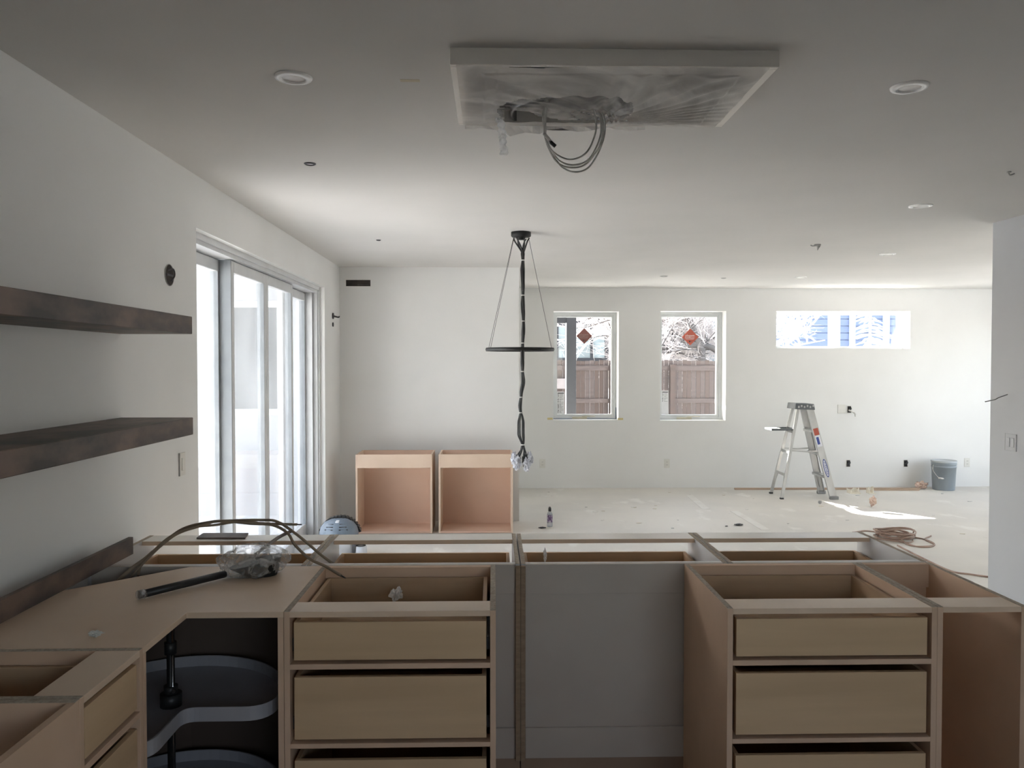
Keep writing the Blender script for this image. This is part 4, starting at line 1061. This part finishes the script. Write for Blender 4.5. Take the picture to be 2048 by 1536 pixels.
# post and beam outside the far wall, plus unseen slabs added to shape sunlight
PG = mat('dark_grey_paint', (.010, .011, .014), .7, (.014, .015, .018), (5, 5, 5), 1)
pr = thing('patio_cover', 'dark grey post and beam outside the left window, plus added sun-blocking slabs', 'structure', (1.23, 12.5, -.12))
OPR = (1.23, 12.5, -.12)
pxa, pxb = P(1133, 700, y=12.5).x, P(1152.5, 700, y=12.5).x
MB().box(pxa, pxb, 12.5, 12.65, -.12, 3.25).build('post', PG, pr, .004, OPR)
zt = P(1120, 646, y=12.5).z
MB().box(-2.2, pxa, 12.52, 12.63, zt, 3.25).build('beam', PG, pr, .004, OPR)
MB().box(P(1131, 660, y=12.5).x, pxa, 12.49, 12.52, .0, zt).build('downspout', mat('pale_pipe', (.6, .62, .64), .5, (.5, .5, .5), (5, 5, 5), 1), pr, 0, OPR)
MB().box(-6, 1.15, YBo, 14.2, 3.25, 3.4).build('sun_block_slab', PG, pr, 0, OPR)  # unseen, added to keep the sun out of the left window
MB().prism([(2.05, YBo), (2.55, YBo), (2.55, 14.2), (1.3, 14.2), (1.3, 12.95), (2.05, 11.95)], 3.25, 3.4).build('sun_block_slab', PG, pr, 0, OPR)  # unseen, slanted edge added to shape the sun patch on the floor
# fence
FYY = 16.0
fn = thing('wood_fence', 'weathered picket fence in the yard behind the far windows', 'fence', (3, FYY, -.12))
FW_ = mat('fence_weathered', (.060, .048, .045), .85, (.090, .072, .066), (3, 3, 25), 1, spec=.2); FW2 = mat('fence_reddish', (.074, .054, .047), .85, (.055, .043, .038), (3, 3, 25), 1, spec=.2)
base = MB().box(0, .0835, 0, .018, 0, 1.86).build('plank', FW_, fn); rn = random.Random(11)
pm = base.data; pm2 = pm.copy(); pm2.materials[0] = FW2
base.location = (-4.5, 0, 0); nx = -4.5+.0915
while nx < 5.5:
    o = base.copy(); COL.objects.link(o); o.parent = fn; o.location = (nx, rn.uniform(0, .006), rn.uniform(-.012, .012))
    if rn.random() < .3: o.data = pm2
    nx += .0915+rn.uniform(-.004, .004)
for z0, z1 in ((1.66, 1.76), (1.01, 1.10), (.25, .34)):
    MB().box(-4.5, 5.5, -.038, -.001, z0, z1).build('fence_rail', FW_, fn)
for xx in (-3.2, -.66, .54, 3.1):
    MB().box(xx, xx+.10, -.13, -.038, 0, 1.78).build('fence_post', FW2, fn)
o = MB().box(-1.78, -1.52, -.16, -.04, 1.30, 1.50).build('utility_box', mat('utility_grey', (.16, .14, .14), .6, (.2, .18, .18), (9, 9, 9), 1), fn)

# neighbour house
NH = thing('neighbour_house', 'dark-framed neighbour house with large windows behind the fence', 'building', (2, 21, -.12))
ON = (2, 21, -.12); NHW = mat('neighbour_dark', (.010, .013, .018), .7, (.014, .017, .022), (2, 2, 2), 1); NHB = mat('neighbour_blue', (.10, .135, .23), .7, (.12, .155, .25), (1, 1, 6), 1)
hx0, hx1 = P(1060, 700, y=21).x, P(1217.5, 700, y=21).x
hz0, hz1 = P(1120, 723, y=21).z, P(1120, 640, y=21).z
PANEM = mat('sky_pane', (.24, .31, .33), .25, (.13, .155, .16), (.8, .8, 1.6), 1)  # sky reflection painted into the pane colour
MB().box(hx0, hx1, 21.05, 25, -.12, hz0).box(hx0, hx1, 21.05, 25, hz1, 5.2).box(hx0, hx1, 21.30, 25, hz0, hz1).build('wall', NHW, NH, 0, ON)
cols = [(1100, 1113), (1117, 1132), (1139, 1148), (1152, 1180.5), (1186, 1209.5)]
k = MB(); zz0 = P(1120, 716, y=21).z; zz1 = P(1120, 651, y=21).z
k.box(hx0, hx1, 21, 21.05, hz0, zz0); k.box(hx0, hx1, 21, 21.05, zz1, hz1)
xs = [hx0]+[q for a_, b_ in cols for q in (P(a_, 700, y=21).x, P(b_, 700, y=21).x)]+[hx1]
for i in range(0, len(xs), 2): k.box(xs[i], xs[i+1], 21, 21.05, zz0, zz1)
wf = k.build('window_frame', NHW, NH, 0, ON)
for i in range(1, len(xs)-1, 2): MB().box(xs[i], xs[i+1], 21.03, 21.04, zz0, zz1).build('pane', PANEM, wf, 0, ON)
# grey shed wall behind the arching tree
ns = thing('garden_shed', 'grey boarded shed wall behind the tree of the second window', 'building', (6, 27, -.12)); OS = (6, 27, -.12)
SHG = mat('shed_grey', (.045, .047, .055), .8, (.065, .067, .075), (1, 1, 8), 1)
MB().box(4.6, P(1412, 700, y=27).x, 27, 30, -.12, 5.2).build('wall', SHG, ns, 0, OS)
MB().box(P(1412, 700, y=27).x, 8.3, 27.2, 30, -.12, 3.2).build('wall', mat('shed_pale', (.22, .27, .29), .8, (.18, .22, .24), (1, 1, 8), 1), ns, 0, OS)
k = MB(); xx = 4.62
while xx < P(1412, 700, y=27).x-.1: k.box(xx, xx+.17, 26.98, 27, -.1, 5.15); xx += .19
k.build('siding', SHG, ns, 0, OS)['kind'] = 'stuff'
# blue-grey house behind the high window
NB = thing('neighbour_house', 'blue-grey clad house seen through the high window', 'building', (9, 24, -.12)); OB = (9, 24, -.12)
MB().box(8.35, 15.5, 24, 29, -.12, 5.5).build('wall', NHB, NB, 0, OB)
k = MB()
for i in range(26): k.box(8.35, 15.5, 23.97, 24, -.1+i*.21, .08+i*.21)
k.build('siding', NHB, NB, 0, OB)['kind'] = 'stuff'
for (u0, u1) in ((1697, 1708), (1764, 1776)):
    MB().box(P(u0, 660, y=24).x, P(u1, 660, y=24).x, 23.9, 23.97, 0, 5.4).build('wall_trim', mat('trim_pale', (.5, .55, .65), .6, (.45, .5, .6), (5, 5, 5), 1), NB, 0, OB)

# bare trees
BARK = mat('bark_dark', (.055, .05, .05), .9, (.10, .09, .085), (6, 6, 2), 1); TWIG = mat('twig_pale', (.62, .58, .56), .8, (.5, .46, .45), (6, 6, 6), 1)
def branch(mbt, mbw, p, d, r, ln, depth, rn, tw):
    path = [p]; q = p; n = 5
    for i in range(n):
        d = (d+Vector((rn.uniform(-.28, .28), rn.uniform(-.28, .28), rn.uniform(-.2, .24)))).normalized(); q = q+d*ln/n; path.append(q)
        if depth > 0:
            for s_ in range(2 if depth > 1 else tw):
                nd = (d+Vector((rn.uniform(-1, 1), rn.uniform(-.8, .8), rn.uniform(-.6, .8)))*1.0).normalized()
                branch(mbt, mbw, q, nd, r*.55*(1-.08*i), ln*.55, depth-1, rn, tw)
    (mbt if r > .016 else mbw).tube(path, [r*(1-.6*i/n) for i in range(n+1)], 6 if r > .03 else (4 if r > .01 else 3), False)
def tree(label, base, segs, seed, tw=2, col=None, depth=2, dens=1.0, bark=None):
    rn = random.Random(seed); t = thing('bare_tree', label, 'tree', base)
    a = MB(); b = MB()
    for pts, r in segs:
        sp = spline(pts, 6); a.tube(sp, [r*(1-.5*i/len(sp)) for i in range(len(sp))], 8, False)
        for i in range(2, len(sp), 2):
            for s_ in range(2):
                if rn.random() > dens: continue
                d = Vector((rn.uniform(-1, 1), rn.uniform(-.1, .9), rn.uniform(-.2, 1))).normalized()
                branch(a, b, sp[i], d, .022, rn.uniform(.9, 1.7), depth, rn, tw)
    a.build('trunk', bark or BARK, t, 0, base); o = b.build('twigs', col or TWIG, t, 0, base); o['kind'] = 'stuff'
Y = 18.5
def Q(u, v, y=Y): return P(u, v, y=y)
tree('bare tree with arching dark limb behind the second window', (Q(1402, 700).x, Y, -.12),
     [([Vector((Q(1405, 700).x, Y, -.12)), Q(1404, 720), Q(1398, 690), Q(1380, 640), Q(1372, 580), Q(1380, 500)], .10),
      ([Q(1400, 690), Q(1425, 696), Q(1440, 715), Q(1452, 740)], .065),
      ([Q(1400, 690), Q(1375, 690), Q(1352, 694), Q(1325, 672), Q(1300, 650)], .06),
      ([Q(1352, 694), Q(1325, 702), Q(1290, 712)], .045)], 4, 2, None, 2, .75)
tree('bare tree with pale twigs behind the first window, right side', (Q(1262, 700, 17.5).x, 17.5, -.12),
     [([Vector((Q(1262, 700, 17.5).x, 17.5, -.12)), Q(1262, 720, 17.5), Q(1255, 660, 17.5), Q(1240, 600, 17.5), Q(1250, 540, 17.5)], .11),
      ([Q(1255, 640, 17.5), Q(1225, 630, 17.5), Q(1195, 632, 17.5), Q(1170, 640, 17.5)], .03),
      ([Q(1258, 670, 17.5), Q(1225, 668, 17.5), Q(1212, 680, 17.5)], .02)], 9, 2, None, 2, .3)
tree('pale bare tree behind the left pane of high window', (Q(1590, 700, 20).x, 20, -.12),
     [([Vector((Q(1580, 700, 20).x, 20, -.12)), Q(1575, 700, 20), Q(1568, 660, 20), Q(1560, 610, 20)], .045),
      ([Q(1572, 690, 20), Q(1610, 660, 20), Q(1640, 630, 20), Q(1650, 600, 20)], .028),
      ([Q(1575, 700, 20), Q(1600, 690, 20), Q(1650, 680, 20)], .022), ([Q(1540, 690, 20), Q(1545, 650, 20), Q(1550, 620, 20)], .02)], 14, 2, mat('twig_frost', (.75, .76, .8), .8, (.65, .66, .7), (6, 6, 6), 1), 2, .22, MATS['twig_pale'])
# conifer behind the right pane
cx = Q(1740, 680, 20.5); et = thing('conifer_tree', 'pale frosted conifer behind the right pane of high window', 'tree', (cx.x, 20.5, -.12))
MB().tube([(0, 0, 0), (0, 0, 5.6)], [.05, .02], 8).build('trunk', TWIG, et)
k = MB(); rn = random.Random(2)
for i in range(230):
    z = rn.uniform(1.0, 5.6); L = (5.9-z)*.12+.10; a = rn.uniform(0, 6.28); d = Vector((math.cos(a), math.sin(a), -.25))
    p0 = Vector((0, 0, z)); p1 = p0+d*L*rn.uniform(.6, 1.1)
    k.tube([p0, (p0+p1)/2+Vector((0, 0, .03)), p1], [.012, .030, .008], 4, False)
o = k.build('foliage', mat('frosted_needles', (.62, .68, .66), .9, (.5, .56, .55), (8, 8, 8), 1), et); o['kind'] = 'stuff'
